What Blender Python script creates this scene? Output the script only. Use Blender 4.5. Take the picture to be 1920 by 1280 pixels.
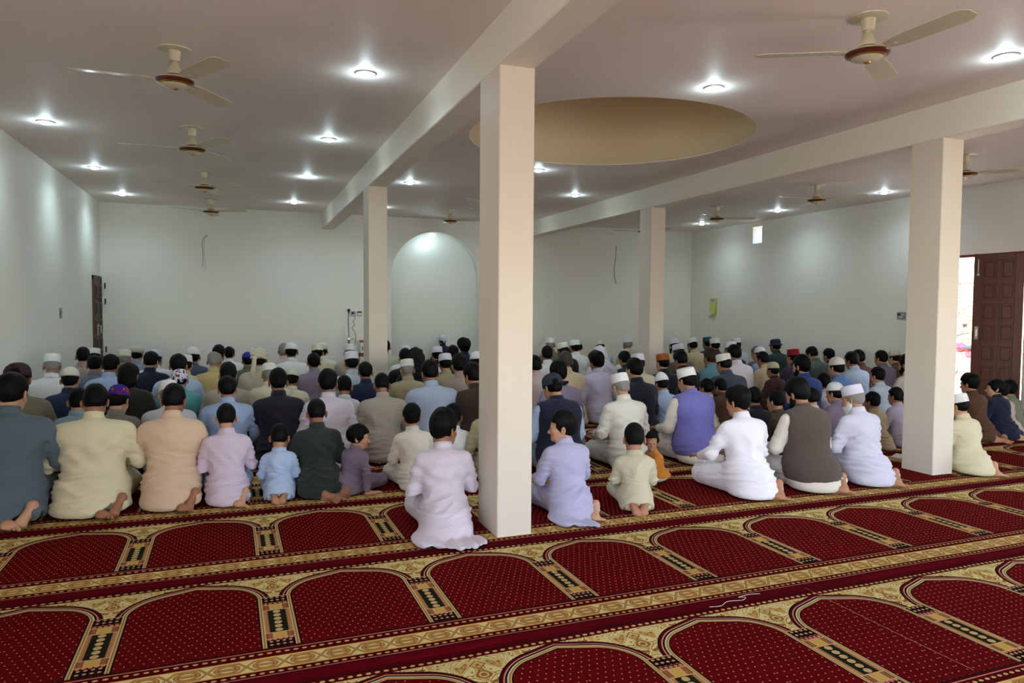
import bpy, math, random
import numpy as np
from mathutils import Matrix, Vector, Euler

for o in list(bpy.data.objects):
    bpy.data.objects.remove(o)
SC = bpy.context.scene
COL = SC.collection
PI = math.pi
rad = math.radians

# ------------------------------------------------------------------ camera
cam = bpy.data.objects.new('camera', bpy.data.cameras.new('camera'))
COL.objects.link(cam)
Rv = Vector((0.9352148, -0.354013, 0.006934)).normalized()
Fv = Vector((0.3539303, 0.9340668, -0.0474615)).normalized()
Uv = Rv.cross(Fv)
cam.matrix_world = Matrix(((Rv.x, Uv.x, -Fv.x, 0), (Rv.y, Uv.y, -Fv.y, 0), (Rv.z, Uv.z, -Fv.z, 1.45), (0, 0, 0, 1)))
cam.data.sensor_width = 36.0
cam.data.lens = 25.333
cam.data.clip_start = 0.05
cam.data.clip_end = 200
SC.camera = cam

# ------------------------------------------------------------------ exposure, world, sun, daylight
VS = SC.view_settings
SC.display_settings.display_device = 'sRGB'
VS.view_transform = 'Standard'
VS.look = 'None'
VS.exposure = 0.0
VS.gamma = 1.0
VS.use_curve_mapping = False
EXPO = -0.18
VS.exposure = EXPO
SC.cycles.max_bounces = 10
SC.cycles.diffuse_bounces = 7
SC.cycles.glossy_bounces = 3
SC.cycles.sample_clamp_indirect = 6.0

W = bpy.data.worlds.new('sky')
SC.world = W
W.use_nodes = True
wn = W.node_tree
wn.nodes.clear()
wo = wn.nodes.new('ShaderNodeOutputWorld')
wb = wn.nodes.new('ShaderNodeBackground')
ws = wn.nodes.new('ShaderNodeTexSky')
ws.sky_type = 'NISHITA'
ws.sun_disc = False
ws.sun_elevation = rad(58)
ws.sun_rotation = rad(-90)
wb.inputs['Strength'].default_value = 3.0
wn.links.new(ws.outputs[0], wb.inputs[0])
wn.links.new(wb.outputs[0], wo.inputs[0])

def light(name, kind, loc, energy, color=(1, 1, 1), rot=(0, 0, 0), **kw):
    l = bpy.data.lights.new(name, kind)
    l.energy = energy
    l.color = color
    for k, v in kw.items():
        setattr(l, k, v)
    o = bpy.data.objects.new(name, l)
    o.location = loc
    o.rotation_euler = rot
    COL.objects.link(o)
    return o
light('sun', 'SUN', (20, 0, 20), 34.0, (1.0, 0.95, 0.86), (0, rad(-32), rad(8)), angle=rad(0.6))
DAY = (1.0, 0.94, 0.87)
# daylight through the openings in the wall behind the photographer and in the side wall
light('daylight_rear_doorway', 'AREA', (4.4, -2.55, 1.2), 58.0, DAY, (rad(130), 0, 0), shape='RECTANGLE', size=2.6, size_y=2.2)
light('daylight_rear_window', 'AREA', (2.2, -2.55, 1.6), 36.0, DAY, (rad(134), 0, 0), shape='RECTANGLE', size=1.4, size_y=1.2)
light('daylight_side_window', 'AREA', (-2.20, -.9, 1.75), 118.0, DAY, (0, rad(-116), 0), shape='RECTANGLE', size=1.3, size_y=2.0)
light('daylight_near_side_doorway', 'AREA', (9.8, 1.2, 1.2), 104.0, DAY, (0, rad(146), 0), shape='RECTANGLE', size=2.2, size_y=1.5)
light('daylight_side_doorway', 'AREA', (10.14, 7.21, 1.15), 24.0, DAY, (0, rad(108), 0), shape='RECTANGLE', size=2.1, size_y=1.1)
LAMP_W = 21.0
LAMP_COL = (0.71, 0.93, 0.99)

# ------------------------------------------------------------------ mesh helpers
def link(name, me, mat=None, parent=None, loc=(0, 0, 0), rot=(0, 0, 0)):
    o = bpy.data.objects.new(name, me)
    COL.objects.link(o)
    if mat is not None and me is not None and len(me.materials) == 0:
        for m in (mat if isinstance(mat, (list, tuple)) else [mat]):
            me.materials.append(m)
    if parent is not None:
        o.parent = parent
    o.location = loc
    o.rotation_euler = rot
    return o

def tag(o, label=None, cat=None, group=None, kind=None):
    if label: o['label'] = label
    if cat: o['category'] = cat
    if group: o['group'] = group
    if kind: o['kind'] = kind
    return o

def empty(name, loc, rz=0):
    o = bpy.data.objects.new(name, None)
    o.empty_display_size = 0.1
    o.location = loc
    o.rotation_euler = (0, 0, rz)
    COL.objects.link(o)
    return o

def mk(name, V, Fs, smooth=True, mi=None):
    """V Nx3, Fs list of face arrays (each mx3 or mx4)"""
    me = bpy.data.meshes.new(name)
    V = np.ascontiguousarray(V, dtype=np.float32)
    me.vertices.add(len(V))
    me.vertices.foreach_set('co', V.ravel())
    Fs = [np.asarray(f, dtype=np.int32) for f in Fs if len(f)]
    loops = np.concatenate([f.ravel() for f in Fs])
    tot = np.concatenate([np.full(len(f), f.shape[1], np.int32) for f in Fs])
    st = np.concatenate([[0], np.cumsum(tot)[:-1]]).astype(np.int32)
    me.loops.add(len(loops))
    me.loops.foreach_set('vertex_index', loops)
    me.polygons.add(len(tot))
    me.polygons.foreach_set('loop_start', st)
    me.polygons.foreach_set('use_smooth', np.full(len(tot), smooth, bool))
    if mi is not None:
        me.polygons.foreach_set('material_index', np.asarray(mi, np.int32))
    me.update(calc_edges=True)
    return me

class MB:
    """collects simple shapes into one mesh"""
    def __init__(s): s.V = []; s.Q = []; s.T = []; s.n = 0
    def add(s, V, Q=None, T=None):
        V = np.asarray(V, float)
        if Q is not None and len(Q): s.Q.append(np.asarray(Q) + s.n)
        if T is not None and len(T): s.T.append(np.asarray(T) + s.n)
        s.V.append(V); s.n += len(V)
        return s
    def box(s, lo, hi, bev=0.0, M=None):
        lo = np.array(lo, float); hi = np.array(hi, float)
        c = (lo + hi) / 2; h = (hi - lo) / 2
        if bev <= 0:
            V = np.array([[x, y, z] for x in (-1, 1) for y in (-1, 1) for z in (-1, 1)]) * h + c
            Q = [[0, 1, 3, 2], [4, 6, 7, 5], [0, 4, 5, 1], [2, 3, 7, 6], [0, 2, 6, 4], [1, 5, 7, 3]]
            T = []
        else:
            b = min(bev, h.min() * .9)
            V = []; idx = {}
            for x in (-1, 1):
                for y in (-1, 1):
                    for z in (-1, 1):
                        for ax in range(3):
                            p = np.array([x, y, z]) * (h - b)
                            p[ax] = [x, y, z][ax] * h[ax]
                            idx[(x, y, z, ax)] = len(V); V.append(p)
            V = np.array(V) + c
            Q = []; T = []
            for ax in range(3):
                a1, a2 = (ax + 1) % 3, (ax + 2) % 3
                for sg in (-1, 1):
                    q = []
                    for (u, v) in ((-1, -1), (1, -1), (1, 1), (-1, 1)):
                        t = [0, 0, 0]; t[ax] = sg; t[a1] = u; t[a2] = v
                        q.append(idx[(t[0], t[1], t[2], ax)])
                    Q.append(q if sg > 0 else q[::-1])
                for u in (-1, 1):
                    for v in (-1, 1):
                        t0 = [0, 0, 0]; t0[ax] = -1; t0[a1] = u; t0[a2] = v
                        t1 = list(t0); t1[ax] = 1
                        q = [idx[(*t0, a1)], idx[(*t1, a1)], idx[(*t1, a2)], idx[(*t0, a2)]]
                        Q.append(q if u * v < 0 else q[::-1])
            for x in (-1, 1):
                for y in (-1, 1):
                    for z in (-1, 1):
                        t = [idx[(x, y, z, 0)], idx[(x, y, z, 1)], idx[(x, y, z, 2)]]
                        T.append(t if x * y * z > 0 else t[::-1])
        if M is not None:
            V = np.c_[V, np.ones(len(V))] @ np.array(M).T[:, :3]
        return s.add(V, Q, T)
    def lathe(s, prof, n=24, ell=1.0, M=None, close=True):
        """prof list of (r,z) bottom to top, around z"""
        a = np.linspace(0, 2 * PI, n, endpoint=False)
        V = []; Q = []; T = []
        for r, z in prof:
            V.append(np.c_[np.cos(a) * r, np.sin(a) * r * ell, np.full(n, z)])
        V = np.concatenate(V); m = len(prof)
        i = np.arange(n); j = (i + 1) % n
        for k in range(m - 1):
            Q.append(np.c_[i + k * n, j + k * n, j + (k + 1) * n, i + (k + 1) * n])
        Q = np.concatenate(Q)
        if close:
            for k, fl in ((0, True), (m - 1, False)):
                V = np.vstack([V, [[0, 0, prof[k][1]]]]); c = len(V) - 1
                t = np.c_[i + k * n, j + k * n, np.full(n, c)]
                T.append(t[:, ::-1] if fl else t)
            T = np.concatenate(T)
        if M is not None:
            V = np.c_[V, np.ones(len(V))] @ np.array(M).T[:, :3]
        return s.add(V, Q, T)
    def tube(s, pts, r, n=8, caps=True):
        P = np.array(pts, float)
        R = np.full(len(P), r) if np.isscalar(r) else np.array(r, float)
        tg = np.gradient(P, axis=0)
        tg /= np.linalg.norm(tg, axis=1)[:, None] + 1e-12
        up = np.array([0, 0, 1.]) if abs(tg[0][2]) < .9 else np.array([1., 0, 0])
        V = []
        a = np.linspace(0, 2 * PI, n, endpoint=False)
        for p, t, q in zip(P, tg, R):
            x = np.cross(up, t); x /= np.linalg.norm(x) + 1e-12
            y = np.cross(t, x); up = y
            V.append(p + q * (np.cos(a)[:, None] * x + np.sin(a)[:, None] * y))
        V = np.concatenate(V); m = len(P); i = np.arange(n); j = (i + 1) % n
        Q = np.concatenate([np.c_[i + k * n, j + k * n, j + (k + 1) * n, i + (k + 1) * n] for k in range(m - 1)])
        T = []
        if caps:
            V = np.vstack([V, P[0], P[-1]]); c = len(V)
            T = np.concatenate([np.c_[j, i, np.full(n, c - 2)], np.c_[i + (m - 1) * n, j + (m - 1) * n, np.full(n, c - 1)]])
        return s.add(V, Q, T)
    def mesh(s, name, smooth=False):
        Fs = []
        if s.Q: Fs.append(np.concatenate(s.Q))
        if s.T: Fs.append(np.concatenate(s.T))
        return mk(name, np.concatenate(s.V), Fs, smooth)
    def build(s, name, mat, parent=None, smooth=False, loc=(0, 0, 0), rot=(0, 0, 0)):
        me = s.mesh(name, smooth)
        if smooth == 'auto' or smooth is True:
            me.set_sharp_from_angle(angle=rad(42))
        return link(name, me, mat, parent, loc, rot)

# ------------------------------------------------------------------ node-expression compiler (procedural patterns)
class NX:
    nt = None
    def __init__(s, v): s.v = v
    @staticmethod
    def m(op, *a, clamp=False):
        if all(not isinstance(x.v if isinstance(x, NX) else x, bpy.types.NodeSocket) for x in a):
            pass
        n = NX.nt.nodes.new('ShaderNodeMath'); n.operation = op; n.use_clamp = clamp
        for i, x in enumerate(a):
            x = x.v if isinstance(x, NX) else x
            if isinstance(x, bpy.types.NodeSocket): NX.nt.links.new(x, n.inputs[i])
            else: n.inputs[i].default_value = float(x)
        return NX(n.outputs[0])
    def __add__(s, o): return NX.m('ADD', s, o)
    __radd__ = __add__
    def __sub__(s, o): return NX.m('SUBTRACT', s, o)
    def __rsub__(s, o): return NX.m('SUBTRACT', o, s)
    def __mul__(s, o): return NX.m('MULTIPLY', s, o)
    __rmul__ = __mul__
    def __truediv__(s, o): return NX.m('DIVIDE', s, o)
    def abs(s): return NX.m('ABSOLUTE', s)
    def sin(s): return NX.m('SINE', s)
    def sqrt(s): return NX.m('SQRT', s)
    def floor(s): return NX.m('FLOOR', s)
    def min(s, o): return NX.m('MINIMUM', s, o)
    def max(s, o): return NX.m('MAXIMUM', s, o)
    def lt(s, o): return NX.m('LESS_THAN', s, o)
    def gt(s, o): return NX.m('GREATER_THAN', s, o)
    def pingmod(s, p):      # offset in [-p/2, p/2]
        return NX.m('SUBTRACT', NX.m('MULTIPLY', NX.m('FRACT', s / p + 0.5), p), p / 2)
    def band(s, a, b): return NX.m('MULTIPLY', s.gt(a), s.lt(b))
    def AND(s, o): return NX.m('MULTIPLY', s, o)

def mix(fac, a, b):
    n = NX.nt.nodes.new('ShaderNodeMix'); n.data_type = 'RGBA'
    f = fac.v if isinstance(fac, NX) else fac
    if isinstance(f, bpy.types.NodeSocket): NX.nt.links.new(f, n.inputs[0])
    else: n.inputs[0].default_value = f
    for k, x in ((6, a), (7, b)):
        if isinstance(x, bpy.types.NodeSocket): NX.nt.links.new(x, n.inputs[k])
        else: n.inputs[k].default_value = (*x, 1) if len(x) == 3 else x
    return n.outputs[2]

def lin(r, g=None, b=None):
    if g is None: r, g, b = r
    f = lambda c: (c / 255 / 12.92) if c / 255 <= .04045 else ((c / 255 + .055) / 1.055) ** 2.4
    return (f(r), f(g), f(b))

def newmat(name):
    m = bpy.data.materials.new(name)
    m.use_nodes = True
    nt = m.node_tree
    return m, nt, nt.nodes['Principled BSDF']

def noise_bump(nt, bsdf, scale, strength, dist=0.01, detail=3, stretch=None, coord='Object'):
    tc = nt.nodes.new('ShaderNodeTexCoord')
    nz = nt.nodes.new('ShaderNodeTexNoise')
    nz.inputs['Scale'].default_value = scale
    nz.inputs['Detail'].default_value = detail
    src = tc.outputs[coord]
    if stretch:
        mp = nt.nodes.new('ShaderNodeMapping')
        mp.inputs['Scale'].default_value = stretch
        nt.links.new(src, mp.inputs[0]); src = mp.outputs[0]
    nt.links.new(src, nz.inputs['Vector'])
    bp = nt.nodes.new('ShaderNodeBump')
    bp.inputs['Strength'].default_value = strength
    bp.inputs['Distance'].default_value = dist
    nt.links.new(nz.outputs[0], bp.inputs['Height'])
    nt.links.new(bp.outputs[0], bsdf.inputs['Normal'])
    return nz, bp

def plain(name, col, rough=.6, metal=0., var=.06, scale=6., bump=0., bscale=60., spec=.5, stretch=None):
    m, nt, b = newmat(name)
    c = lin(col)
    tc = nt.nodes.new('ShaderNodeTexCoord')
    nz = nt.nodes.new('ShaderNodeTexNoise'); nz.inputs['Scale'].default_value = scale; nz.inputs['Detail'].default_value = 4
    src = tc.outputs['Object']
    if stretch:
        mp = nt.nodes.new('ShaderNodeMapping'); mp.inputs['Scale'].default_value = stretch
        nt.links.new(src, mp.inputs[0]); src = mp.outputs[0]
    nt.links.new(src, nz.inputs['Vector'])
    NX.nt = nt
    out = mix(NX(nz.outputs[0]), tuple(x * (1 - var) for x in c), tuple(min(1, x * (1 + var)) for x in c))
    nt.links.new(out, b.inputs['Base Color'])
    b.inputs['Roughness'].default_value = rough
    b.inputs['Metallic'].default_value = metal
    b.inputs['Specular IOR Level'].default_value = spec
    if bump:
        noise_bump(nt, b, bscale, bump, .004, stretch=stretch)
    return m

def emit(name, col, st):
    m, nt, b = newmat(name)
    b.inputs['Base Color'].default_value = (.8, .8, .8, 1)
    b.inputs['Emission Color'].default_value = (*col, 1)
    b.inputs['Emission Strength'].default_value = st
    return m

# ------------------------------------------------------------------ signed-distance modelling
class SDF:
    def __init__(s, lo, hi, h):
        s.lo = np.array(lo, np.float32); s.h = h
        n = [max(4, int(math.ceil((b - a) / h)) + 1) for a, b in zip(lo, hi)]
        s.ax = [(s.lo[i] + h * np.arange(n[i])).astype(np.float32) for i in range(3)]
        s.D = np.full(n, 5., np.float32)
    def sub(s, lo, hi):
        sl = []
        for i in range(3):
            a = int(max(0, math.floor((lo[i] - s.lo[i]) / s.h))); b = int(min(len(s.ax[i]), math.ceil((hi[i] - s.lo[i]) / s.h) + 1))
            if b <= a: return None, None
            sl.append(slice(a, b))
        X = s.ax[0][sl[0]][:, None, None]; Y = s.ax[1][sl[1]][None, :, None]; Z = s.ax[2][sl[2]][None, None, :]
        return tuple(sl), (X, Y, Z)
    def comb(s, sl, d, k, mode):
        a = s.D[sl]
        if mode == 'sub':
            d = -d
            if k > 0:
                h = np.maximum(k - np.abs(a - d), 0) / k
                s.D[sl] = np.maximum(a, d) + h * h * k * .25
            else: s.D[sl] = np.maximum(a, d)
        else:
            if k > 0:
                h = np.maximum(k - np.abs(a - d), 0) / k
                s.D[sl] = np.minimum(a, d) - h * h * k * .25
            else: s.D[sl] = np.minimum(a, d)
    def ell(s, c, r, k=0., mode='add', R=None):
        c = np.array(c, float); r = np.array(r, float)
        if R is None:
            e = r + k + 2 * s.h
        else:
            e = np.full(3, r.max() + k + 2 * s.h)
        sl, P = s.sub(c - e, c + e)
        if sl is None: return s
        X, Y, Z = P[0] - c[0], P[1] - c[1], P[2] - c[2]
        if R is not None:
            R = np.array(R, float)      # rows: local axes in world
            X, Y, Z = (R[0, 0] * X + R[0, 1] * Y + R[0, 2] * Z, R[1, 0] * X + R[1, 1] * Y + R[1, 2] * Z, R[2, 0] * X + R[2, 1] * Y + R[2, 2] * Z)
        k0 = np.sqrt((X / r[0]) ** 2 + (Y / r[1]) ** 2 + (Z / r[2]) ** 2)
        k1 = np.sqrt((X / r[0] ** 2) ** 2 + (Y / r[1] ** 2) ** 2 + (Z / r[2] ** 2) ** 2) + 1e-6
        s.comb(sl, (k0 * (k0 - 1) / k1).astype(np.float32), k, mode)
        return s
    def cap(s, a, b, ra, rb=None, k=0., mode='add'):
        rb = ra if rb is None else rb
        a = np.array(a, float); b = np.array(b, float); m = max(ra, rb) + k + 2 * s.h
        sl, P = s.sub(np.minimum(a, b) - m, np.maximum(a, b) + m)
        if sl is None: return s
        ba = b - a; L = (ba @ ba) + 1e-9
        X, Y, Z = P[0] - a[0], P[1] - a[1], P[2] - a[2]
        t = np.clip((X * ba[0] + Y * ba[1] + Z * ba[2]) / L, 0, 1)
        d = np.sqrt((X - t * ba[0]) ** 2 + (Y - t * ba[1]) ** 2 + (Z - t * ba[2]) ** 2) - (ra + (rb - ra) * t)
        s.comb(sl, d.astype(np.float32), k, mode)
        return s
    def grid(s):
        return s.ax[0][:, None, None], s.ax[1][None, :, None], s.ax[2][None, None, :]
    def cut(s, d):
        """keep where d<0"""
        s.D = np.maximum(s.D, d).astype(np.float32); return s
    def nets(s, smooth=1):
        D = s.D
        # closed at the border
        D[0] = np.maximum(D[0], 1e-3); D[-1] = np.maximum(D[-1], 1e-3)
        D[:, 0] = np.maximum(D[:, 0], 1e-3); D[:, -1] = np.maximum(D[:, -1], 1e-3)
        D[:, :, 0] = np.maximum(D[:, :, 0], 1e-3); D[:, :, -1] = np.maximum(D[:, :, -1], 1e-3)
        S = D < 0
        c = [(x, y, z) for x in (0, 1) for y in (0, 1) for z in (0, 1)]
        sh = np.array(D.shape) - 1
        sl = lambda o: tuple(slice(o[i], o[i] + sh[i]) for i in range(3))
        cnt = np.zeros(sh, np.int8)
        for o in c: cnt += S[sl(o)]
        act = (cnt > 0) & (cnt < 8)
        ids = np.argwhere(act)
        idx = np.full(sh, -1, np.int32); idx[act] = np.arange(len(ids))
        vals = {o: D[sl(o)][act] for o in c}
        pos = np.zeros((len(ids), 3)); n = np.zeros(len(ids))
        for o in c:
            for ax in range(3):
                if o[ax] == 0:
                    p = list(o); p[ax] = 1; p = tuple(p)
                    va, vb = vals[o], vals[p]
                    m = (va < 0) != (vb < 0)
                    t = np.where(m, va / np.where(m, va - vb, 1), 0)
                    q = np.tile(np.array(o, float), (len(ids), 1)); q[:, ax] += t
                    pos += q * m[:, None]; n += m
        V = (ids + pos / n[:, None]) * s.h + s.lo
        F = []
        for ax in range(3):
            b, cc = (ax + 1) % 3, (ax + 2) % 3
            sa = [slice(None)] * 3; sb = [slice(None)] * 3
            sa[ax] = slice(0, -1); sb[ax] = slice(1, None)
            for t in (sa, sb):
                t[b] = slice(1, -1); t[cc] = slice(1, -1)
            A = S[tuple(sa)]; B = S[tuple(sb)]
            e = np.argwhere(A != B)
            if not len(e): continue
            fl = ~A[tuple(e.T)]
            e[:, b] += 1; e[:, cc] += 1
            def cell(db, dc):
                f = e.copy(); f[:, b] += db; f[:, cc] += dc
                return idx[f[:, 0], f[:, 1], f[:, 2]]
            q = np.c_[cell(-1, -1), cell(0, -1), cell(0, 0), cell(-1, 0)]
            q[fl] = q[fl][:, ::-1]
            F.append(q)
        F = np.concatenate(F) if F else np.zeros((0, 4), int)
        for _ in range(smooth):
            E = np.concatenate([F[:, [i, (i + 1) % 4]] for i in range(4)])
            deg = np.bincount(E[:, 0], minlength=len(V)) + 1e-9
            V = np.c_[tuple(.5 * V[:, i] + .5 * np.bincount(E[:, 0], V[E[:, 1], i], len(V)) / deg for i in range(3))]
        return V, F

def vnormals(V, F):
    n = np.cross(V[F[:, 2]] - V[F[:, 0]], V[F[:, 3]] - V[F[:, 1]])
    N = np.zeros_like(V)
    for i in range(4):
        for a in range(3):
            N[:, a] += np.bincount(F[:, i], n[:, a], len(V))
    return N / (np.linalg.norm(N, axis=1)[:, None] + 1e-12)

def rotx(a): c, s = math.cos(a), math.sin(a); return np.array([[1, 0, 0], [0, c, -s], [0, s, c]])
def roty(a): c, s = math.cos(a), math.sin(a); return np.array([[c, 0, s], [0, 1, 0], [-s, 0, c]])
def rotz(a): c, s = math.cos(a), math.sin(a); return np.array([[c, -s, 0], [s, c, 0], [0, 0, 1]])
# ------------------------------------------------------------------ materials of the room
def wall_mat(name, col, rough=.55, bump=.12):
    m, nt, b = newmat(name)
    tc = nt.nodes.new('ShaderNodeTexCoord')
    nz = nt.nodes.new('ShaderNodeTexNoise'); nz.inputs['Scale'].default_value = .9; nz.inputs['Detail'].default_value = 5
    nt.links.new(tc.outputs['Object'], nz.inputs['Vector'])
    NX.nt = nt
    c = lin(col)
    nt.links.new(mix(NX(nz.outputs[0]), tuple(x * .965 for x in c), tuple(min(1, x * 1.03) for x in c)), b.inputs['Base Color'])
    b.inputs['Roughness'].default_value = rough
    b.inputs['Specular IOR Level'].default_value = .35
    noise_bump(nt, b, 55, bump, .004, 4)
    return m
M_WALL = wall_mat('white_wall_paint', (229, 230, 223))
M_CEIL = wall_mat('ceiling_paint', (238, 229, 224), rough=.56, bump=.3)
M_COL = wall_mat('pillar_paint', (217, 207, 192), rough=.5)
M_BEAM = wall_mat('beam_paint', (231, 226, 214), rough=.5)
M_DRUM = wall_mat('drum_cream_paint', (236, 220, 182), rough=.6)
M_NICHE = wall_mat('niche_paint', (234, 236, 230), rough=.5)
M_FLOOR = plain("red_floor_covering", (112, 40, 42), .9)

def carpet_mat(name, dark=1.0):
    m, nt, b = newmat(name)
    NX.nt = nt
    tc = nt.nodes.new('ShaderNodeTexCoord')
    sp = nt.nodes.new('ShaderNodeSeparateXYZ')
    nt.links.new(tc.outputs['Object'], sp.inputs[0])
    x, v = NX(sp.outputs[0]), NX(sp.outputs[1])
    P = .7216
    ua = x.pingmod(P)                 # pillars sit at x = k*P
    au = ua.abs()                     # distance from the pillar axis
    nzc = nt.nodes.new('ShaderNodeTexNoise'); nzc.inputs['Scale'].default_value = 90; nzc.inputs['Detail'].default_value = 2
    nt.links.new(tc.outputs['Object'], nzc.inputs['Vector'])
    jit = NX(nzc.outputs[0])
    c = lambda r, g, bb: tuple(t * dark for t in lin(r, g, bb))
    RED, GAP, DRED = c(92, 8, 11), c(85, 6, 16), c(78, 7, 10)
    CREAM, BROWN, PINK, BLACK = c(212, 198, 138), c(142, 96, 46), c(206, 132, 112), c(26, 18, 20)
    GREEN, BEIGE, GOLD, TAN, PALE = c(22, 36, 28), c(196, 166, 112), c(196, 164, 82), c(156, 108, 66), c(206, 210, 180)
    # distance outside the pointed arch field
    a = 0.077 - au
    bl = (v - 0.778 + (0.3608 - au) * 0.34) * 0.947
    r = .125
    d_corner = ((a + r).max(0) * (a + r).max(0) + (bl + r).max(0) * (bl + r).max(0)).sqrt() - r
    d = d_corner
    # field with small dots
    col = mix(jit, tuple(t * .86 for t in RED), tuple(t * 1.14 for t in RED))
    s = .0354
    dx = au.pingmod(s * 1); dy = v.pingmod(s * 2)
    dx2 = (au + s / 2).pingmod(s); dy2 = (v + s).pingmod(s * 2)
    dot1 = (dx * dx + dy * dy * .55).lt(.0030 ** 2)
    dot2 = (dx2 * dx2 + dy2 * dy2 * .55).lt(.0030 ** 2)
    col = mix(dot1.max(dot2), col, PINK)
    # outline bands round the arch
    for lo, hi, cc in ((-.006, .001, BLACK), (.001, .008, BEIGE), (.008, .0125, BROWN), (.0125, .017, BEIGE), (.017, .021, PALE), (.021, .031, BLACK),
                       (.031, .038, PINK), (.038, .050, DRED), (.050, .057, BLACK)):
        col = mix(d.band(lo, hi), col, cc)
    # spandrels with scrolling tendrils
    mp = nt.nodes.new('ShaderNodeCombineXYZ')
    nt.links.new(au.v, mp.inputs[0]); nt.links.new(v.v, mp.inputs[1])
    nz = nt.nodes.new('ShaderNodeTexNoise'); nz.inputs['Scale'].default_value = 11; nz.inputs['Detail'].default_value = .6; nz.inputs['Distortion'].default_value = 1.5
    nt.links.new(mp.outputs[0], nz.inputs['Vector'])
    n1 = NX(nz.outputs[0])
    lines = n1.pingmod(.11).abs().lt(.0125)
    leaf = n1.gt(.60)
    sp_col = mix(lines, mix(leaf, CREAM, c(188, 156, 88)), BROWN)
    vm = v - .685                      # medallion on the pillar axis
    dm = (ua * ua + vm * vm * .8).sqrt()
    sp_col = mix(dm.band(.021, .028), sp_col, BROWN)
    sp_col = mix(dm.lt(.012), sp_col, BROWN)
    dq = au * 1.1 + (v - .765).abs()
    sp_col = mix(dq.band(.030, .039), sp_col, BROWN)
    sp_col = mix(dq.lt(.010), sp_col, BROWN)
    col = mix(d.gt(.057), col, sp_col)
    # pillar interior
    inn = v.lt(.562).AND(d.gt(.0185))
    pil = mix(au / .055, c(120, 74, 44), c(176, 128, 84))
    vb = (v - .428).abs().lt(.031).max((v - .113).abs().lt(.031))
    bars = mix(au.lt(.021), mix(au.lt(.030), mix(((au * 190).sin() * .5 + .5), c(120, 72, 42), c(150, 96, 58)), BEIGE), GOLD)
    pil = mix(vb, pil, bars)
    mid = v.band(.150, .392)
    pil = mix(mid.AND(au.lt(.040)), pil, mix(au.lt(.022), c(36, 34, 24), GREEN))
    dv = (v - .0085).pingmod(.0405)
    ov = (ua * ua + dv * dv * 1.0).lt(.0168 ** 2)
    pil = mix(mid.AND(ov), pil, BEIGE)
    drk = v.gt(.488).max(v.lt(.068))
    pil = mix(drk, pil, c(34, 12, 18))
    ex = (ua - .013).pingmod(.0262); ey = (v + .004).pingmod(.0305)
    pil = mix(drk.AND((ex * ex * .8 + ey * ey).lt(.0068 ** 2)).AND(au.lt(.050)), pil, BEIGE)
    rd = (v - .474).abs().lt(.0125).max((v - .077).abs().lt(.010))
    ex2 = ua.pingmod(.0225)
    vv = (v - .474).abs().min((v - .077).abs())
    pil = mix(rd, pil, mix((ex2 * ex2 * .7 + vv * vv).lt(.0072 ** 2), DRED, PINK))
    lnv = (v - .461).abs().min((v - .396).abs()).min((v - .146).abs()).min((v - .085).abs()).min((v - .560).abs())
    pil = mix(lnv.lt(.0035), pil, c(206, 160, 118))
    col = mix(inn, col, pil)
    # cross bands; w runs from the bottom edge of the pillars downwards
    def dotted(lo, hi, cen, bg):
        e = x.pingmod(.0352); f = v - cen
        return mix((e * e * .5 + f * f).lt(.0075 ** 2), bg, BEIGE)
    top = v.gt(.828)
    col = mix(top, col, dotted(0, 0, .848, DRED))
    col = mix(v.gt(.868), col, BLACK)
    col = mix(v.gt(.876), col, mix(jit, tuple(t * .8 for t in GAP), tuple(t * 1.15 for t in GAP)))
    low = v.lt(-.004)
    col = mix(v.lt(.002), col, BLACK)
    col = mix(v.lt(-.006), col, dotted(0, 0, -.046, DRED))
    col = mix(v.band(-.024, -.018), col, PINK)
    # interlace band
    cen = -.137
    w = (v - cen) / .052
    lam = .1443
    ph = x / lam
    tri = (ph * (2 * PI * .5)).sin() * 1.25
    tri = tri.min(.78).max(-.78)
    def strap(dd, wid):
        return dd.abs()
    s1 = (w - tri).abs(); s2 = (w + tri).abs()
    xc = (x - lam * .5).pingmod(lam)
    ring = ((xc * xc) / (.040 ** 2) + w * w / .34).sqrt() - 1.0
    s3 = ring.abs() * .8
    s4 = (w.abs() + (xc.abs() - .026).max(0) * 20)
    sm = s1.min(s2).min(s3).min(s4)
    bandc = mix(sm.lt(.19), CREAM, BROWN)
    bandc = mix(sm.lt(.10), bandc, c(178, 136, 76))
    bandc = mix(w.abs().gt(.90), bandc, c(214, 176, 108))
    col = mix(v.lt(-.079), col, bandc)
    col = mix(v.lt(-.192), col, dotted(0, 0, -.214, DRED))
    col = mix(v.band(-.238, -.233), col, PINK)
    col = mix(v.lt(-.238), col, BLACK)
    col = mix(v.lt(-.246), col, mix(jit, tuple(t * .8 for t in GAP), tuple(t * 1.15 for t in GAP)))
    # very soft uneven pile
    nz2 = nt.nodes.new('ShaderNodeTexNoise'); nz2.inputs['Scale'].default_value = 2.2; nz2.inputs['Detail'].default_value = 3
    nt.links.new(tc.outputs['Object'], nz2.inputs['Vector'])
    mul = nt.nodes.new('ShaderNodeMix'); mul.data_type = 'RGBA'; mul.blend_type = 'MULTIPLY'; mul.inputs[0].default_value = .25
    nt.links.new(col, mul.inputs[6]); nt.links.new(nz2.outputs[0], mul.inputs[7])
    nt.links.new(mul.outputs[2], b.inputs['Base Color'])
    b.inputs['Roughness'].default_value = 1.0
    b.inputs['Specular IOR Level'].default_value = .02
    bp = nt.nodes.new('ShaderNodeBump'); bp.inputs['Strength'].default_value = .35; bp.inputs['Distance'].default_value = .003
    nz3 = nt.nodes.new('ShaderNodeTexNoise'); nz3.inputs['Scale'].default_value = 260
    nt.links.new(tc.outputs['Object'], nz3.inputs['Vector'])
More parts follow.
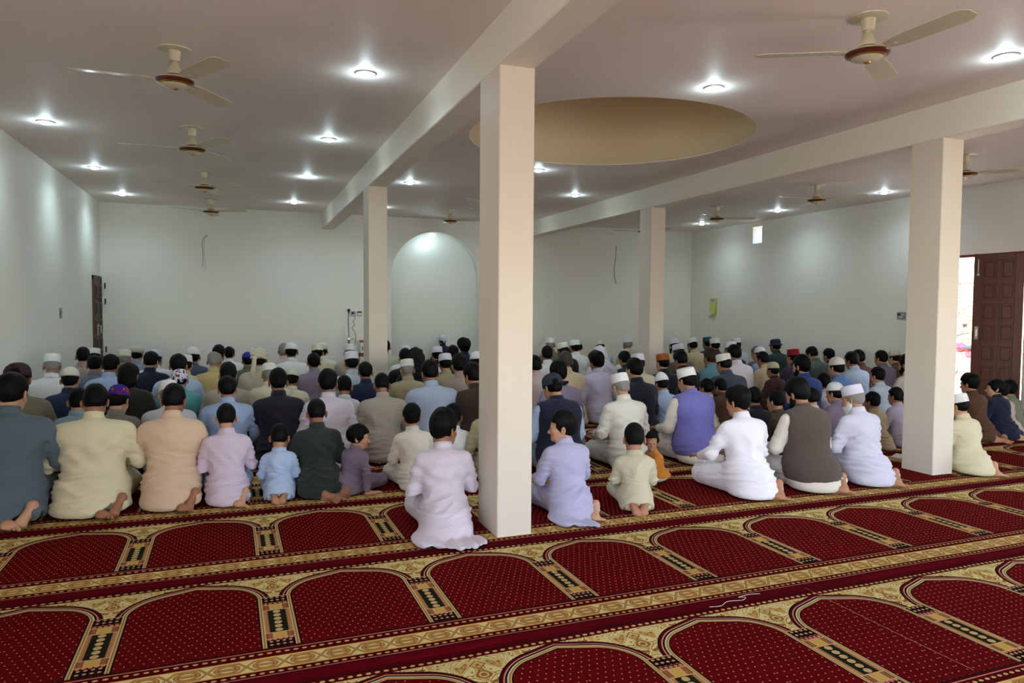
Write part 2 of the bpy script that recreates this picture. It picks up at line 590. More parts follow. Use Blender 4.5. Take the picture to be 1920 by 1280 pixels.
    nt.links.new(nz3.outputs[0], bp.inputs['Height']); nt.links.new(bp.outputs[0], b.inputs['Normal'])
    return m

# ------------------------------------------------------------------ room shell
XL, XR, YB, YF, ZC, ZB = -2.24, 9.85, -2.6, 14.26, 3.22, 2.92
def wall_cells(name, axis, at, thick, a0, a1, z0, z1, holes, mat, z_extra=0):
    """box wall in cells around rectangular holes; axis 'x': wall plane at x=at, spans y"""
    A = sorted({a0, a1} | {h[0] for h in holes} | {h[1] for h in holes})
    Z = sorted({z0, z1} | {h[2] for h in holes} | {h[3] for h in holes})
    mb = MB()
    for i in range(len(A) - 1):
        for j in range(len(Z) - 1):
            ca, cz = (A[i] + A[i + 1]) / 2, (Z[j] + Z[j + 1]) / 2
            if any(h[0] < ca < h[1] and h[2] < cz < h[3] for h in holes): continue
            t0, t1 = (at, at + thick) if thick > 0 else (at + thick, at)
            if axis == 'x': mb.box((t0, A[i], Z[j]), (t1, A[i + 1], Z[j + 1]))
            else: mb.box((A[i], t0, Z[j]), (A[i + 1], t1, Z[j + 1]))
    return tag(mb.build(name, mat), kind='structure')

DOOR_Y0, DOOR_Y1, DOOR_Z = 6.60, 7.82, 2.25
wall_cells('wall_left', 'x', XL, -.25, YB - .25, YF + .25, 0, ZC + .15, [(-1.9, .1, 1.1, 2.4)], M_WALL)
wall_cells('wall_right', 'x', XR, .25, YB - .25, YF + .25, 0, ZC + .15, [(DOOR_Y0, DOOR_Y1, 0, DOOR_Z), (11.84, 12.13, 2.78, 3.12), (.45, 1.95, .1, 2.3)], M_WALL)
wall_cells('wall_back', 'y', YB, -.25, XL, XR, 0, ZC + .15, [(3.1, 5.7, .1, 2.3), (1.5, 2.9, 1.0, 2.2)], M_WALL)

# front wall with the arched niche
NXC, NR, NS = 3.745, .915, 2.04
def front_wall():
    n = 28
    arc = [(NXC + NR * math.cos(t), NS + NR * math.sin(t)) for t in np.linspace(0, PI, n + 1)]   # right to left
    V = []; Q = []
    rows = []
    # vertical strips: left slab, right slab, and over the arch
    mb = MB()
    mb.box((XL, YF, 0), (NXC - NR, YF + .12, ZC + .15)).box((NXC + NR, YF, 0), (XR, YF + .12, ZC + .15))
    for (x1, z1), (x0, z0) in zip(arc[:-1], arc[1:]):
        P = [(x0, z0), (x1, z1), (x1, ZC + .15), (x0, ZC + .15)]
        Vv = [(x, YF, z) for x, z in P] + [(x, YF + .12, z) for x, z in P]
        mb.add(Vv, [[0, 1, 2, 3], [4, 7, 6, 5], [0, 4, 5, 1]])
    o = tag(mb.build('wall_front', M_WALL), kind='structure')
    # concave niche shell behind the wall
    mb = MB()
    ns, nt_ = 20, 24
    V = []
    for i in range(nt_ + 1):            # up the profile: straight then quarter dome
        if i <= 8: z, rr = NS * i / 8, NR
        else:
            t = (i - 8) / (nt_ - 8) * PI / 2
            z, rr = NS + NR * math.sin(t), NR * math.cos(t)
        for j in range(ns + 1):
            a = PI * j / ns
            V.append((NXC - rr * math.cos(a), YF + .12 + .95 * rr * math.sin(a), z))
    Q = [[i * (ns + 1) + j, i * (ns + 1) + j + 1, (i + 1) * (ns + 1) + j + 1, (i + 1) * (ns + 1) + j] for i in range(nt_) for j in range(ns)]
    mb.add(V, Q)
    sh = mb.build('niche_shell', M_NICHE, o, smooth=True)
    md = sh.modifiers.new('solid', 'SOLIDIFY'); md.thickness = -.12; md.offset = 1
    return o
WALL_FRONT = front_wall()
fl = MB().box((XL - .25, YB - .25, -.2), (XR + .25, YF + 1.3, 0)).build('floor', M_FLOOR)
tag(fl, kind='structure')

# ceiling with the round opening of the dome
DX, DY, DR = 3.62, 6.75, 1.45
def ceiling():
    n = 96
    ang = np.linspace(0, 2 * PI, n, endpoint=False) + PI / n
    V = []; Q = []
    x0, x1, y0, y1 = XL - .25, XR + .25, YB - .25, YF + .25
    for t in ang:
        c, s = math.cos(t), math.sin(t)
        V.append((DX + (DR + .003) * c, DY + (DR + .003) * s, ZC))
    for t in ang:
        c, s = math.cos(t), math.sin(t)
        k = min(((x1 - DX) / c) if c > 0 else ((x0 - DX) / c), ((y1 - DY) / s) if s > 0 else ((y0 - DY) / s))
        V.append((DX + k * c, DY + k * s, ZC))
    V = np.array(V)
    for i in range(n):
        j = (i + 1) % n
        Q.append([i, j, n + j, n + i])
    # corners between neighbouring rays
    T = []
    Vl = [tuple(p) for p in V]
    for cx, cy in ((x0, y0), (x1, y0), (x1, y1), (x0, y1)):
        t = math.atan2(cy - DY, cx - DX) % (2 * PI)
        i = max([k for k in range(n) if (ang[k] % (2 * PI)) <= t], default=n - 1); j = (i + 1) % n
        Vl.append((cx, cy, ZC)); T.append([n + i, n + j, len(Vl) - 1])
    mb = MB(); mb.add(Vl, Q, T)
    o = tag(mb.build('ceiling', M_CEIL), kind='structure')
    md = o.modifiers.new('solid', 'SOLIDIFY'); md.thickness = .16; md.offset = -1
    md.use_even_offset = True
    # drum and dome
    prof = [(DR, ZC + .012)] + [(DR, ZC + .35), (DR, ZC + .75), (DR * .995, ZC + .95)] + [(DR * math.cos(t), ZC + .95 + DR * .8 * math.sin(t)) for t in np.linspace(.1, PI / 2 - .04, 12)]
    mb = MB(); mb.lathe(prof, 96, close=False)
    d = mb.build('dome_drum', M_DRUM, o, smooth=True, loc=(DX, DY, 0))
    md = d.modifiers.new('solid', 'SOLIDIFY'); md.thickness = .1; md.offset = 1
    cap = MB().lathe([(DR * .06, 0), (DR * .06, .12)], 24).build('dome_cap', M_DRUM, o, loc=(DX, DY, ZC + .95 + DR * .8 - .03))
ceiling()

# pillars and beams
BX1, BX2, PW, PD = 1.494, 5.640, .232, .385
for (x, y, w, d) in ((BX1, 4.183, PW, .382), (BX1, 8.93, PW, .395), (5.64, 4.518, .243, .318), (5.64, 9.185, .243, .320)):
    o = MB().box((0, 0, 0), (w, d, ZB + .01), .006).build('pillar', M_COL, loc=(x, y, 0)); tag(o, kind='structure')
for x, w in ((BX1, PW), (BX2, .243)):
    o = MB().box((0, YB, ZB), (w, YF + .02, ZC + .02), .008).build('ceiling_beam', M_BEAM, loc=(x, 0, 0)); tag(o, kind='structure')

# ------------------------------------------------------------------ prayer carpet strips
M_CARPET = carpet_mat('prayer_carpet_print', 1.0)
PHI, CY0, CPP = .01394, 3.1313, 1.209
ORD = ['third', 'fourth', 'fifth', 'sixth', 'seventh', 'eighth', 'ninth', 'tenth', 'eleventh']
def carpet(k):
    cp, sp_ = math.cos(PHI), math.sin(PHI)
    y0 = CY0 + k * CPP                       # local y origin (bottom of the printed pillars)
    ox = -.507 - .015 + (.0143 if k == 1 else 0.0)
    # local frame origin in world
    O = np.array([ox * cp - y0 * sp_, ox * sp_ + y0 * cp])
    rows = [-.300, -.297, -.288, -.27, -.24, -.1, .2, .55, .85, .87, .89, .902, .907, .909]
    xs = np.linspace(0, 1, 140)
    rng = np.random.default_rng(50 + k)
    ph = rng.uniform(0, 6.28, 8)
    V = []
    for v in rows:
        # x limits so that the strip stays inside the room
        xa = (XL + .015 - O[0] + v * sp_) / cp; xb = (XR - .015 - O[0] + v * sp_) / cp
        X = xa + (xb - xa) * xs
        edge = math.exp(-((v + .30) / .02) ** 2) if v < 0 else math.exp(-((v - .909) / .02) ** 2)
        edge2 = math.exp(-((v + .27) / .03) ** 2) if v < 0 else math.exp(-((v - .885) / .03) ** 2)
        wob = np.sin(X * 2.1 + ph[0]) + .6 * np.sin(X * 5.3 + ph[1]) + .4 * np.sin(X * 11 + ph[2])
        z = .011 + edge2 * .0035 * (wob + 1.2) - edge * .004
        V.append(np.c_[X, np.full_like(X, v) + edge * .002 * wob, np.maximum(z, .003)])
    m = len(xs)
    V = np.array(V)
    wy = V[..., 0] * sp_ + V[..., 1] * cp + O[1]
    over = wy - (YF - .02)
    V[..., 1] -= np.maximum(over, 0)
    over = (YB + .02) - wy
    V[..., 1] += np.maximum(over, 0)
    V = V.reshape(-1, 3)
    Q = np.array([[r * m + i, r * m + i + 1, (r + 1) * m + i + 1, (r + 1) * m + i] for r in range(len(rows) - 1) for i in range(m - 1)])
    # skirts to the floor
    B0 = V[:m].copy(); B0[:, 2] = 0.0005
    B1 = V[-m:].copy(); B1[:, 2] = 0.0005
    n = len(V)
    V = np.vstack([V, B0, B1])
    last = (len(rows) - 1) * m
    Q2 = [[n + i, n + i + 1, i + 1, i] for i in range(m - 1)] + [[last + i, last + i + 1, n + m + i + 1, n + m + i] for i in range(m - 1)]
    me = mk('prayer_carpet', V, [Q, np.array(Q2)], True)
    o = link('prayer_carpet', me, M_CARPET, None, (O[0], O[1], 0), (0, 0, PHI))
    return o
names = {-1: 'red arch-patterned prayer carpet strip nearest the viewer, cut by the picture bottom',
         0: 'red prayer carpet strip running in front of the big pillar, completely empty',
         1: 'red prayer carpet strip under the rearmost kneeling row, touching the big pillar',
         2: 'red prayer carpet strip under the second kneeling row',
         -2: 'red prayer carpet strip below the picture, by the photographer'}
for k in range(-2, 10):
    o = carpet(k)
    lab = names.get(k) or ('red prayer carpet strip under the %s kneeling row from behind' % ORD[k - 3] if k > 2 else 'red prayer carpet strip %d rows behind the viewer' % (-k))
    tag(o, lab, 'carpet', 'red prayer carpet strips')
# ------------------------------------------------------------------ recessed ceiling lights
M_TRIM = plain('light_trim_metal', (205, 205, 205), .35, .3)
M_LENS = emit('light_lens', (0.86, 0.95, 1.0), 26.0)
M_CAN = plain('light_can', (235, 235, 235), .4)
def make_light(loc):
    t = empty('ceiling_downlight', loc)
    MB().lathe([(.050, .004), (.052, -.006), (.062, -.010), (.078, -.008), (.084, -.002), (.084, .004)], 32, close=False).build('trim_ring', M_TRIM, t, True)
    MB().lathe([(.004, -.030), (.018, -.0285), (.034, -.024), (.046, -.014), (.052, -.002), (.052, .004)], 32).build('lens', M_LENS, t, True)
    return t
def copy_tree(o, parent=None):
    c = o.copy(); COL.objects.link(c)
    if parent is not None: c.parent = parent
    for ch in list(o.children): copy_tree(ch, c)
    return c
LIGHTS = [
    (.92, 5.61, 'round ceiling light nearest the viewer left of the big beam'), (.91, 7.94, 'round ceiling light second along the big beam'),
    (.90, 10.36, 'small glowing ceiling light third along the big beam'), (.90, 12.95, 'round ceiling light at the front wall end of the big beam'),
    (-1.74, 8.25, 'round ceiling light nearest the viewer beside the side wall with switch'), (-1.73, 10.73, 'round ceiling light second beside the side wall with switch'),
    (-1.73, 13.1, 'round ceiling light above the carved side door corner'),
    (2.30, 10.24, 'round ceiling light in the middle bay just past the small pillar'), (2.40, 12.95, 'round ceiling light in front of the niche, partly hidden by small pillar'),
    (4.95, 12.95, 'round ceiling light in front of the niche, hidden behind the big pillar'),
    (3.63, 8.66, 'round ceiling light on the far rim side of the dome opening'), (4.97, 10.35, 'round ceiling light in the middle bay near the second beam'),
    (3.58, 4.92, 'round ceiling light on the near rim side of the dome opening'), (5.01, 3.56, 'round ceiling light nearest the viewer at the second beam'),
    (9.12, 8.27, 'round ceiling light nearest the viewer along the door side wall'), (9.08, 10.52, 'round ceiling light above the small square window side'),
    (9.07, 12.78, 'round ceiling light in the back corner above the wall calendar'),
]
proto = None
for i, (x, y, lab) in enumerate(LIGHTS):
    if proto is None: o = proto = make_light((x, y, ZC))
    else:
        o = copy_tree(proto); o.location = (x, y, ZC)
    tag(o, lab, 'ceiling light', 'recessed round ceiling lights')
    small = i == 2
    if small: o.scale = (.6, .6, .6)
    l = light('lamp', 'SPOT', (x, y, ZC - .045), LAMP_W * (.5 if small else 1) * 1.85, LAMP_COL, (0, 0, 0), spot_size=rad(160), spot_blend=1.0, shadow_soft_size=.04)
    l.visible_camera = False
    l2 = light('lamp', 'POINT', (x, y, ZC - .055), LAMP_W * .16, LAMP_COL, shadow_soft_size=.03)
    l2.visible_camera = False
# added glowing disc, with a separate light below it to brighten the niche top
t = empty('added_niche_light', (NXC, YF + .34, NS + NR - .035))
MB().lathe([(.03, -.012), (.045, -.008), (.05, 0), (.05, .02)], 24).build('lens', M_LENS, t, True)
tag(t, 'small glowing disc added at the top of the arched niche', 'ceiling light')
l = light('lamp', 'POINT', (NXC - .05, YF + .48, NS + NR - .36), 5.5, LAMP_COL, shadow_soft_size=.12); l.visible_camera = False  # unseen fill light, added below the disc

# ------------------------------------------------------------------ ceiling fans
M_FAN = plain('fan_cream_enamel', (206, 200, 172), .22, var=.03)
M_FANB = plain('fan_brown_band', (88, 38, 26), .25, var=.1)
M_GOLD = plain('fan_gold_ring', (190, 150, 70), .25, .8)
M_DKMET = plain('dark_metal', (60, 56, 50), .4, .6)
def make_fan(drop=.22):
    t = empty('ceiling_fan', (0, 0, 0))
    MB().lathe([(.02, -.012), (.085, -.012), (.112, -.006), (.114, 0)], 36).build('ceiling_plate', M_FAN, t, True)
    MB().lathe([(.030, -.082), (.034, -.08), (.044, -.012), (.044, -.006)], 28).build('canopy', M_FAN, t, True)
    MB().lathe([(.017, -.17), (.017, -.07)], 16).build('down_rod', M_FAN, t, True)
    MB().lathe([(.058, -.176), (.058, -.168), (.050, -.150), (.028, -.095), (.022, -.092)], 28).build('lower_canopy', M_FAN, t, True)
    MB().lathe([(.030, -.192), (.046, -.188), (.048, -.176), (.03, -.172)], 24).build('terminal_cup', M_DKMET, t, True)
    h = -drop
    mo = MB().lathe([(.02, h + .032), (.085, h + .028), (.118, h + .016), (.126, h + .006)][::-1] if False else [(.126, h + .006), (.118, h + .016), (.085, h + .030), (.02, h + .034)], 40).build('motor_housing', M_FAN, t, True)
    MB().lathe([(.104, h - .016), (.122, h - .008), (.128, h + .002), (.126, h + .007)], 40, close=False).build('brown_band', M_FANB, mo, True)
    MB().lathe([(.092, h - .024), (.100, h - .021), (.105, h - .015)], 40, close=False).build('gold_ring', M_GOLD, mo, True)
    MB().lathe([(.012, h - .047), (.05, h - .043), (.084, h - .030), (.093, h - .022)], 40).build('bottom_cover', M_FAN, mo, True)
    MB().lathe([(.006, h - .056), (.018, h - .053), (.022, h - .044)], 20).build('centre_knob', M_GOLD, mo, True)
    for k in range(3):
        mb = MB()
        n = 14
        r = np.linspace(.13, .66, n)
        wd = np.interp(r, [.13, .17, .24, .6, .64, .66], [.035, .05, .062, .07, .062, .035])
        V = []
        for ri, w in zip(r, wd):
            tw = rad(10)
            for sgn, th in ((-1, .0022), (1, .0022), (1, -.0022), (-1, -.0022)):
                V.append((ri, sgn * w * math.cos(tw), sgn * w * math.sin(tw) * -1 + th + h + .012 + .002 * (1 - (sgn * .8) ** 2)))
        Q = []
        for i in range(n - 1):
            for a, b in ((0, 1), (1, 2), (2, 3), (3, 0)):
                Q.append([i * 4 + a, i * 4 + b, (i + 1) * 4 + b, (i + 1) * 4 + a][::-1])
        Q += [[0, 1, 2, 3], [(n - 1) * 4 + 3, (n - 1) * 4 + 2, (n - 1) * 4 + 1, (n - 1) * 4]]
        mb.add(V, Q)
        bl = mb.build('blade', M_FAN, t, False, rot=(0, 0, k * 2 * PI / 3))
        br = MB().box((.085, -.018, h + .004), (.20, .018, h + .009), .002).build('blade_iron', M_FAN, bl)
    return t
FANS = [(-.40, 5.6, 60, 'cream ceiling fan with brown band nearest the viewer in the switch side bay'), (-.42, 7.97, 60, 'cream ceiling fan second from the viewer in the switch side bay'),
        (-.41, 10.48, 75, 'cream ceiling fan third from the viewer in the switch side bay'), (-.42, 13.1, 85, 'cream ceiling fan furthest back in the switch side bay, against the wall'),
        (3.6, 12.7, 85, 'cream ceiling fan above the arched niche'), (3.6, 10.45, 100, 'cream ceiling fan mostly hidden by the big pillar, one blade tip showing'),
        (3.59, 3.41, 32, 'large cream ceiling fan nearest the viewer between the two beams'), (7.76, 10.5, 95, 'cream ceiling fan beside the small square window'),
        (7.72, 8.15, 62, 'cream ceiling fan in the door side bay left of the door-side pillar'), (7.78, 5.95, -48, 'cream ceiling fan right beside the door-side pillar, half hidden'),
        (7.7, 12.8, 50, 'cream ceiling fan hidden by the slim far pillar except a blade tip')]
fan0 = make_fan()
for i, (x, y, a, lab) in enumerate(FANS):
    o = fan0 if i == 0 else copy_tree(fan0)
    o.location = (x, y, ZC); o.rotation_euler = (0, 0, rad(a))
    tag(o, lab, 'ceiling fan', 'ceiling fans')

# ------------------------------------------------------------------ doors and window
def wood(name, c1, c2, rough=.45):
    m, nt, b = newmat(name)
    tc = nt.nodes.new('ShaderNodeTexCoord'); mp = nt.nodes.new('ShaderNodeMapping'); mp.inputs['Scale'].default_value = (14, 14, 1.2)
    nt.links.new(tc.outputs['Object'], mp.inputs[0])
    nz = nt.nodes.new('ShaderNodeTexNoise'); nz.inputs['Scale'].default_value = 3; nz.inputs['Detail'].default_value = 6; nz.inputs['Distortion'].default_value = .6
    nt.links.new(mp.outputs[0], nz.inputs['Vector'])
    NX.nt = nt
    nt.links.new(mix(NX(nz.outputs[0]), lin(c1), lin(c2)), b.inputs['Base Color'])
    b.inputs['Roughness'].default_value = rough
    return m
M_WOOD = wood('red_brown_wood', (54, 24, 14), (104, 52, 30))
M_DWOOD = wood('dark_carved_wood', (52, 36, 28), (104, 78, 62), .6)
M_STEEL = plain('steel', (190, 186, 176), .3, .9)
def panel_door(name, w, h, rows, mat, th=.045):
    """leaf in the local xz plane, x from 0 (hinge) to w, thickness along y"""
    t = empty(name, (0, 0, 0))
    st = .085 * w / .6 + .02
    cs = .05
    for nm, x0, x1 in (('stile', 0, st), ('stile', w - st, w)):
        MB().box((x0, 0, 0), (x1, th, h), .004).build(nm, mat, t)
    MB().box((w / 2 - cs / 2, .002, .12), (w / 2 + cs / 2, th - .002, h - .09), .003).build('mullion', mat, t)
    zs = np.linspace(.12, h - .09, rows + 1)
    MB().box((st, .001, 0), (w - st, th - .001, .12), .003).build('rail', mat, t)
    MB().box((st, .001, h - .09), (w - st, th - .001, h), .003).build('rail', mat, t)
    for i, z in enumerate(zs[1:-1]):
        MB().box((st, .001, z - .032), (w - st, th - .001, z + .032), .003).build('rail', mat, t)
    for i in range(rows):
        for a, b in ((st, w / 2 - cs / 2), (w / 2 + cs / 2, w - st)):
            z0 = zs[i] + (.032 if i else 0); z1 = zs[i + 1] - (.032 if i < rows - 1 else 0)
            mb = MB()
            mb.box((a, .014, z0), (b, th - .014, z1))
            m_ = .022
            mb.box((a + m_, .006, z0 + m_), (b - m_, th - .006, z1 - m_), .007)
            mb.build('panel', mat, t)
    return t
# open door leaf, hinged on the near jamb of the side doorway
leaf = panel_door('door_leaf', .575, 2.2, 7, M_WOOD)
hx, hy = 9.875, 6.645
fx, fy = 9.60, 7.11
leaf.location = (hx, hy, .03)
leaf.rotation_euler = (0, 0, math.atan2(fy - hy, fx - hx))
MB().box((.515, .045, 1.93), (.53, .060, 2.13), .004).box((.505, .045, 1.90), (.54, .052, 1.93), .003).build('door_bolt', M_STEEL, leaf)
MB().box((.50, .045, 1.02), (.545, .053, 1.2), .004).tube([(.52, .053, 1.05), (.52, .085, 1.06), (.52, .085, 1.16), (.52, .053, 1.17)], .008).build('handle', M_STEEL, leaf)
tag(leaf, 'red-brown panelled wooden door leaf standing open in the side doorway', 'door')
leaf2 = panel_door('door_leaf', .575, 2.2, 7, M_WOOD)
leaf2.location = (9.875, 7.80, .03); leaf2.rotation_euler = (0, 0, rad(208))
tag(leaf2, 'second wooden door leaf folded back, hidden behind the door-side pillar', 'door')
fr = MB()
fr.box((XR - .01, DOOR_Y0, DOOR_Z - .035), (XR + .12, DOOR_Y1, DOOR_Z + .0), .004).box((XR + .03, DOOR_Y0 - .0, 0), (XR + .12, DOOR_Y0 + .03, DOOR_Z)).box((XR + .03, DOOR_Y1 - .03, 0), (XR + .12, DOOR_Y1, DOOR_Z))
tag(fr.build('door_1', plain('door_frame_red', (96, 32, 26), .5)), kind='structure')
# carved door on the side wall
d2 = empty('door_2', (XL, 14.19, 0), rad(-90)); tag(d2, kind='structure')
w2, h2 = .74, 1.92
MB().box((-.005, -.0, 0), (.045, .028, h2), .004).box((w2 - .045, 0, 0), (w2 + .005, .028, h2), .004).box((-.005, 0, h2 - .05), (w2 + .005, .028, h2 + .01), .004).build('door_frame', M_DWOOD, d2)
MB().box((.045, .0, .01), (w2 - .045, .012, h2 - .05)).build('door_panel', M_DWOOD, d2)
for i in range(6):
    for j in range(2):
        x0 = .075 + j * .315; z0 = .08 + i * .295
        MB().box((x0, .012, z0), (x0 + .275, .040, z0 + .235), .006).build('panel', M_DWOOD, d2)
        MB().box((x0 + .05, .036, z0 + .03), (x0 + .225, .052, z0 + .205), .01).build('panel', plain('carved_dark', (30, 20, 17), .5) if (i + j) == 0 else bpy.data.materials['carved_dark'], d2)
for i in (.35, .62, 1.45, 1.72):
    MB().lathe([(.012, 0), (.012, .10)], 12).build('hinge', M_DKMET, d2, True, loc=(.0, .075, i))
MB().box((.60, .045, .93), (.64, .06, 1.13), .004).tube([(.62, .06, .96), (.62, .10, .97), (.62, .10, 1.09), (.62, .06, 1.10)], .008).build('handle', M_STEEL, d2)
# small square window: frame with a sunlit tone put into its colour, and pane
wn_ = empty('window_1', (XR, 11.985, 2.95)); tag(wn_, kind='structure')
M_REV = plain('sunlit_reveal_tone', (226, 196, 164), .7)
MB().box((.235, -.144, -.169), (.245, .144, -.15)).box((.235, -.144, .15), (.245, .144, .169)).box((.235, -.144, -.169), (.245, -.125, .169)).box((.235, .125, -.169), (.245, .144, .169)).build('window_frame', M_REV, wn_)
M_GLASS, _nt, _b = newmat('window_glass')
_b.inputs['Base Color'].default_value = (.95, .97, .97, 1); _b.inputs['Roughness'].default_value = .02; _b.inputs['Transmission Weight'].default_value = 1.0; _b.inputs['IOR'].default_value = 1.1
MB().box((.238, -.125, -.15), (.242, .125, .15)).build('pane', M_GLASS, wn_)

# ------------------------------------------------------------------ things on the walls
M_WHITEP = plain('white_plastic', (226, 226, 226), .35)
M_GREYP = plain('grey_plastic', (132, 136, 142), .4)
M_BLK = plain('black_plastic', (18, 18, 20), .45)
def plate(name, lab, loc, rz, w, h, build, cat='switch'):
    t = empty(name, loc, rz)
    MB().box((-w / 2, -.010, -h / 2), (w / 2, 0, h / 2), .003).build('face_plate', M_GREYP, t)
    build(t)
    tag(t, lab, cat)
    return t
def sw_left(t):
    for i in range(3): MB().box((-.045 + i * .032, -.016, -.02), (-.020 + i * .032, -.010, .02), .002).build('rocker', M_BLK if i != 1 else M_WHITEP, t)
plate('switch_plate', 'small grey switch plate on the long side wall, away from any door', (XL, 11.19, 1.33), rad(90), .12, .14, sw_left)
def thermo(t):
    MB().box((-.065, -.014, .005), (-.02, -.010, .035), .001).build('display', M_BLK, t)
    MB().box((.0, -.016, -.005), (.06, -.010, .03), .002).build('rocker', plain('pale_rocker', (170, 176, 186), .4), t)
    for i in range(3): MB().box((-.05 + i * .03, -.015, -.035), (-.03 + i * .03, -.010, -.018), .001).build('button', M_WHITEP, t)
plate('switch_plate', 'grey control plate on the white wall left of the door-side pillar', (XR, 8.525, 1.36), rad(-90), .165, .11, thermo)
def sock(t):
    MB().box((-.028, -.03, -.005), (.01, -.010, .035), .004).build('plug', M_BLK, t)
    MB().box((-.03, -.013, -.04), (.03, -.010, -.02), .001).build('socket_face', M_WHITEP, t)
plate('wall_socket', 'wall socket with black plug, nearest the microphone stand', (2.085, YF, 1.30), 0, .095, .10, sock, 'socket')
def sw2(t):
    for i in range(2): MB().box((-.032 + i * .034, -.018, .016), (-.006 + i * .034, -.010, .04), .002).build('rocker', M_BLK, t)
    MB().box((-.034, -.014, -.034), (.034, -.010, .008), .002).build('socket_face', M_WHITEP, t)
plate('wall_socket', 'white faced switch and socket unit between plugged socket and pillar', (2.205, YF, 1.305), 0, .095, .10, sw2, 'socket')
def wire(name, lab, pts, r=.004, mat=None, cat='cable'):
    return tag(MB().tube(pts, r, 6).build(name, mat or M_BLK, smooth=True), lab, cat)
def smooth_pts(pts, n=8):
    P = np.array(pts, float); t = np.arange(len(P)); tt = np.linspace(0, len(P) - 1, (len(P) - 1) * n + 1)
    out = []
    for x in tt:
        i = min(int(x), len(P) - 2); f = x - i
        p0 = P[max(i - 1, 0)]; p1 = P[i]; p2 = P[i + 1]; p3 = P[min(i + 2, len(P) - 1)]
        out.append(.5 * (2 * p1 + (p2 - p0) * f + (2 * p0 - 5 * p1 + 4 * p2 - p3) * f * f + (3 * p1 - 3 * p2 + p3 - p0) * f ** 3))
    return out
wire('hanging_wire', 'thin black wire pair hanging high on the front wall near carved door', smooth_pts([(-.55, YF - .0, 2.70), (-.52, YF - .03, 2.71), (-.58, YF - .02, 2.66), (-.61, YF - .015, 2.58), (-.60, YF - .012, 2.4), (-.60, YF - .012, 2.25), (-.615, YF - .012, 2.14)]), .003)
wire('hanging_wire', 'fainter strand of wire beside the hanging wire pair', smooth_pts([(-.55, YF - .0, 2.70), (-.575, YF - .02, 2.6), (-.575, YF - .012, 2.35), (-.555, YF - .012, 2.08)]), .0014)
wire('hanging_wire', 'black cable dangling from hole in front wall left of slim far pillar', smooth_pts([(7.86, YF, 2.83), (7.855, YF - .03, 2.80), (7.85, YF - .02, 2.6), (7.82, YF - .015, 2.35), (7.83, YF - .015, 2.15), (7.88, YF - .015, 1.99)]), .0045)
wire('power_cable', 'thin wavy cable running down from the plugged wall socket', smooth_pts([(2.09, YF - .02, 1.27), (2.12, YF - .02, 1.22), (2.08, YF - .015, 1.15), (2.11, YF - .015, 1.08), (2.06, YF - .015, 1.02), (2.12, YF - .015, .93), (2.12, YF - .015, .75), (2.09, YF - .02, .5), (2.2, YF - .1, .02)]), .004)
# microphone stand in front of the wall
ms = empty('microphone_stand', (1.97, YF - .22, 0))
MB().lathe([(.14, 0), (.14, .012), (.02, .03)], 24).build('base', M_DKMET, ms, True)
MB().tube([(0, 0, .02), (0, 0, .85)], .022, 10).build('lower_pole', plain('brushed_pole', (120, 120, 116), .35, .6), ms, True)
MB().tube([(0, 0, .85), (-.012, 0, 1.22), (.005, 0, 1.30)], .012, 10).build('upper_pole', M_GREYP, ms, True)
MB().box((-.03, -.03, .80), (.03, .03, .85), .006).tube([(.0, 0, .82), (.08, 0, .82), (.10, 0, .84)], .009, 8).build('clamp', M_STEEL, ms)
mic = MB().lathe([(.012, 1.30), (.014, 1.34), (.026, 1.345), (.03, 1.37), (.022, 1.395), (.006, 1.40)], 16).build('microphone', M_BLK, ms, True)
tag(ms, 'tall thin microphone stand against the front wall beside the sockets', 'microphone stand')
M_OR = plain('orange_red', (196, 78, 40), .5)
for nm, lab, z in (('amplifier_box', 'upper small white box with orange-red top beside small pillar', .55), ('amplifier_box', 'lower small white box with orange-red edge beside small pillar', .28)):
    t = empty(nm, (2.265, YF - .22, z))
    MB().box((-.09, -.08, 0), (.09, .08, .2), .006).build('case', M_WHITEP, t)
    MB().box((-.085, -.083, .2), (.085, .083, .245), .006).build('lid', M_OR, t)
    for k in range(3): MB().box((-.06 + k * .045, -.084, .05), (-.035 + k * .045, -.08, .13), .002).build('front_slot', M_GREYP, t)
    tag(t, lab, 'box')
t = empty('box_shelf', (2.265, YF - .22, 0))
MB().box((-.12, -.1, .25), (.12, .1, .28), .004).build('shelf_board', M_DWOOD, t)
for sx in (-.1, .1):
    for sy in (-.08, .08): MB().box((sx - .015, sy - .015, 0), (sx + .015, sy + .015, .25)).build('leg', M_DWOOD, t)
MB().box((-.12, .06, .28), (.12, .1, .54), .004).box((-.12, -.1, .525), (.12, .1, .55), .004).build('upper_board', M_DWOOD, t)
tag(t, 'small dark stand carrying two white boxes beside the small pillar', 'stand')
# calendar
M_YEL = plain('calendar_yellow', (206, 204, 70), .6); M_PAGE = plain('calendar_page', (196, 212, 118), .7); M_INK = plain('print_ink', (30, 34, 40), .7)
t = empty('wall_calendar', (XR - .006, 13.395, 1.49), rad(-90))
MB().box((-.13, -.006, -.19), (.13, 0, .19), .002).build('backing_card', M_YEL, t)
pg = MB()
n = 10
V = []
for i in range(n + 1):
    f = i / n; z = .16 - f * .335; y = -.012 - .02 * max(0, f - .4) ** 2 * 3
    V += [(-.105 + .0 * f, y, z), (.105, y - .014 * f, z), (-.105, y + .003, z), (.105, y - .014 * f + .003, z)]
Q = []
for i in range(n):
    a = i * 4
    Q += [[a, a + 4, a + 5, a + 1], [a + 2, a + 3, a + 7, a + 6], [a, a + 2, a + 6, a + 4], [a + 1, a + 5, a + 7, a + 3]]
pg.add(V, [q[::-1] for q in Q]); pgo = pg.build('page_stack', M_PAGE, t, True)
MB().box((-.105, -.018, .105), (.105, -.012, .165)).build('header', M_WHITEP, t)
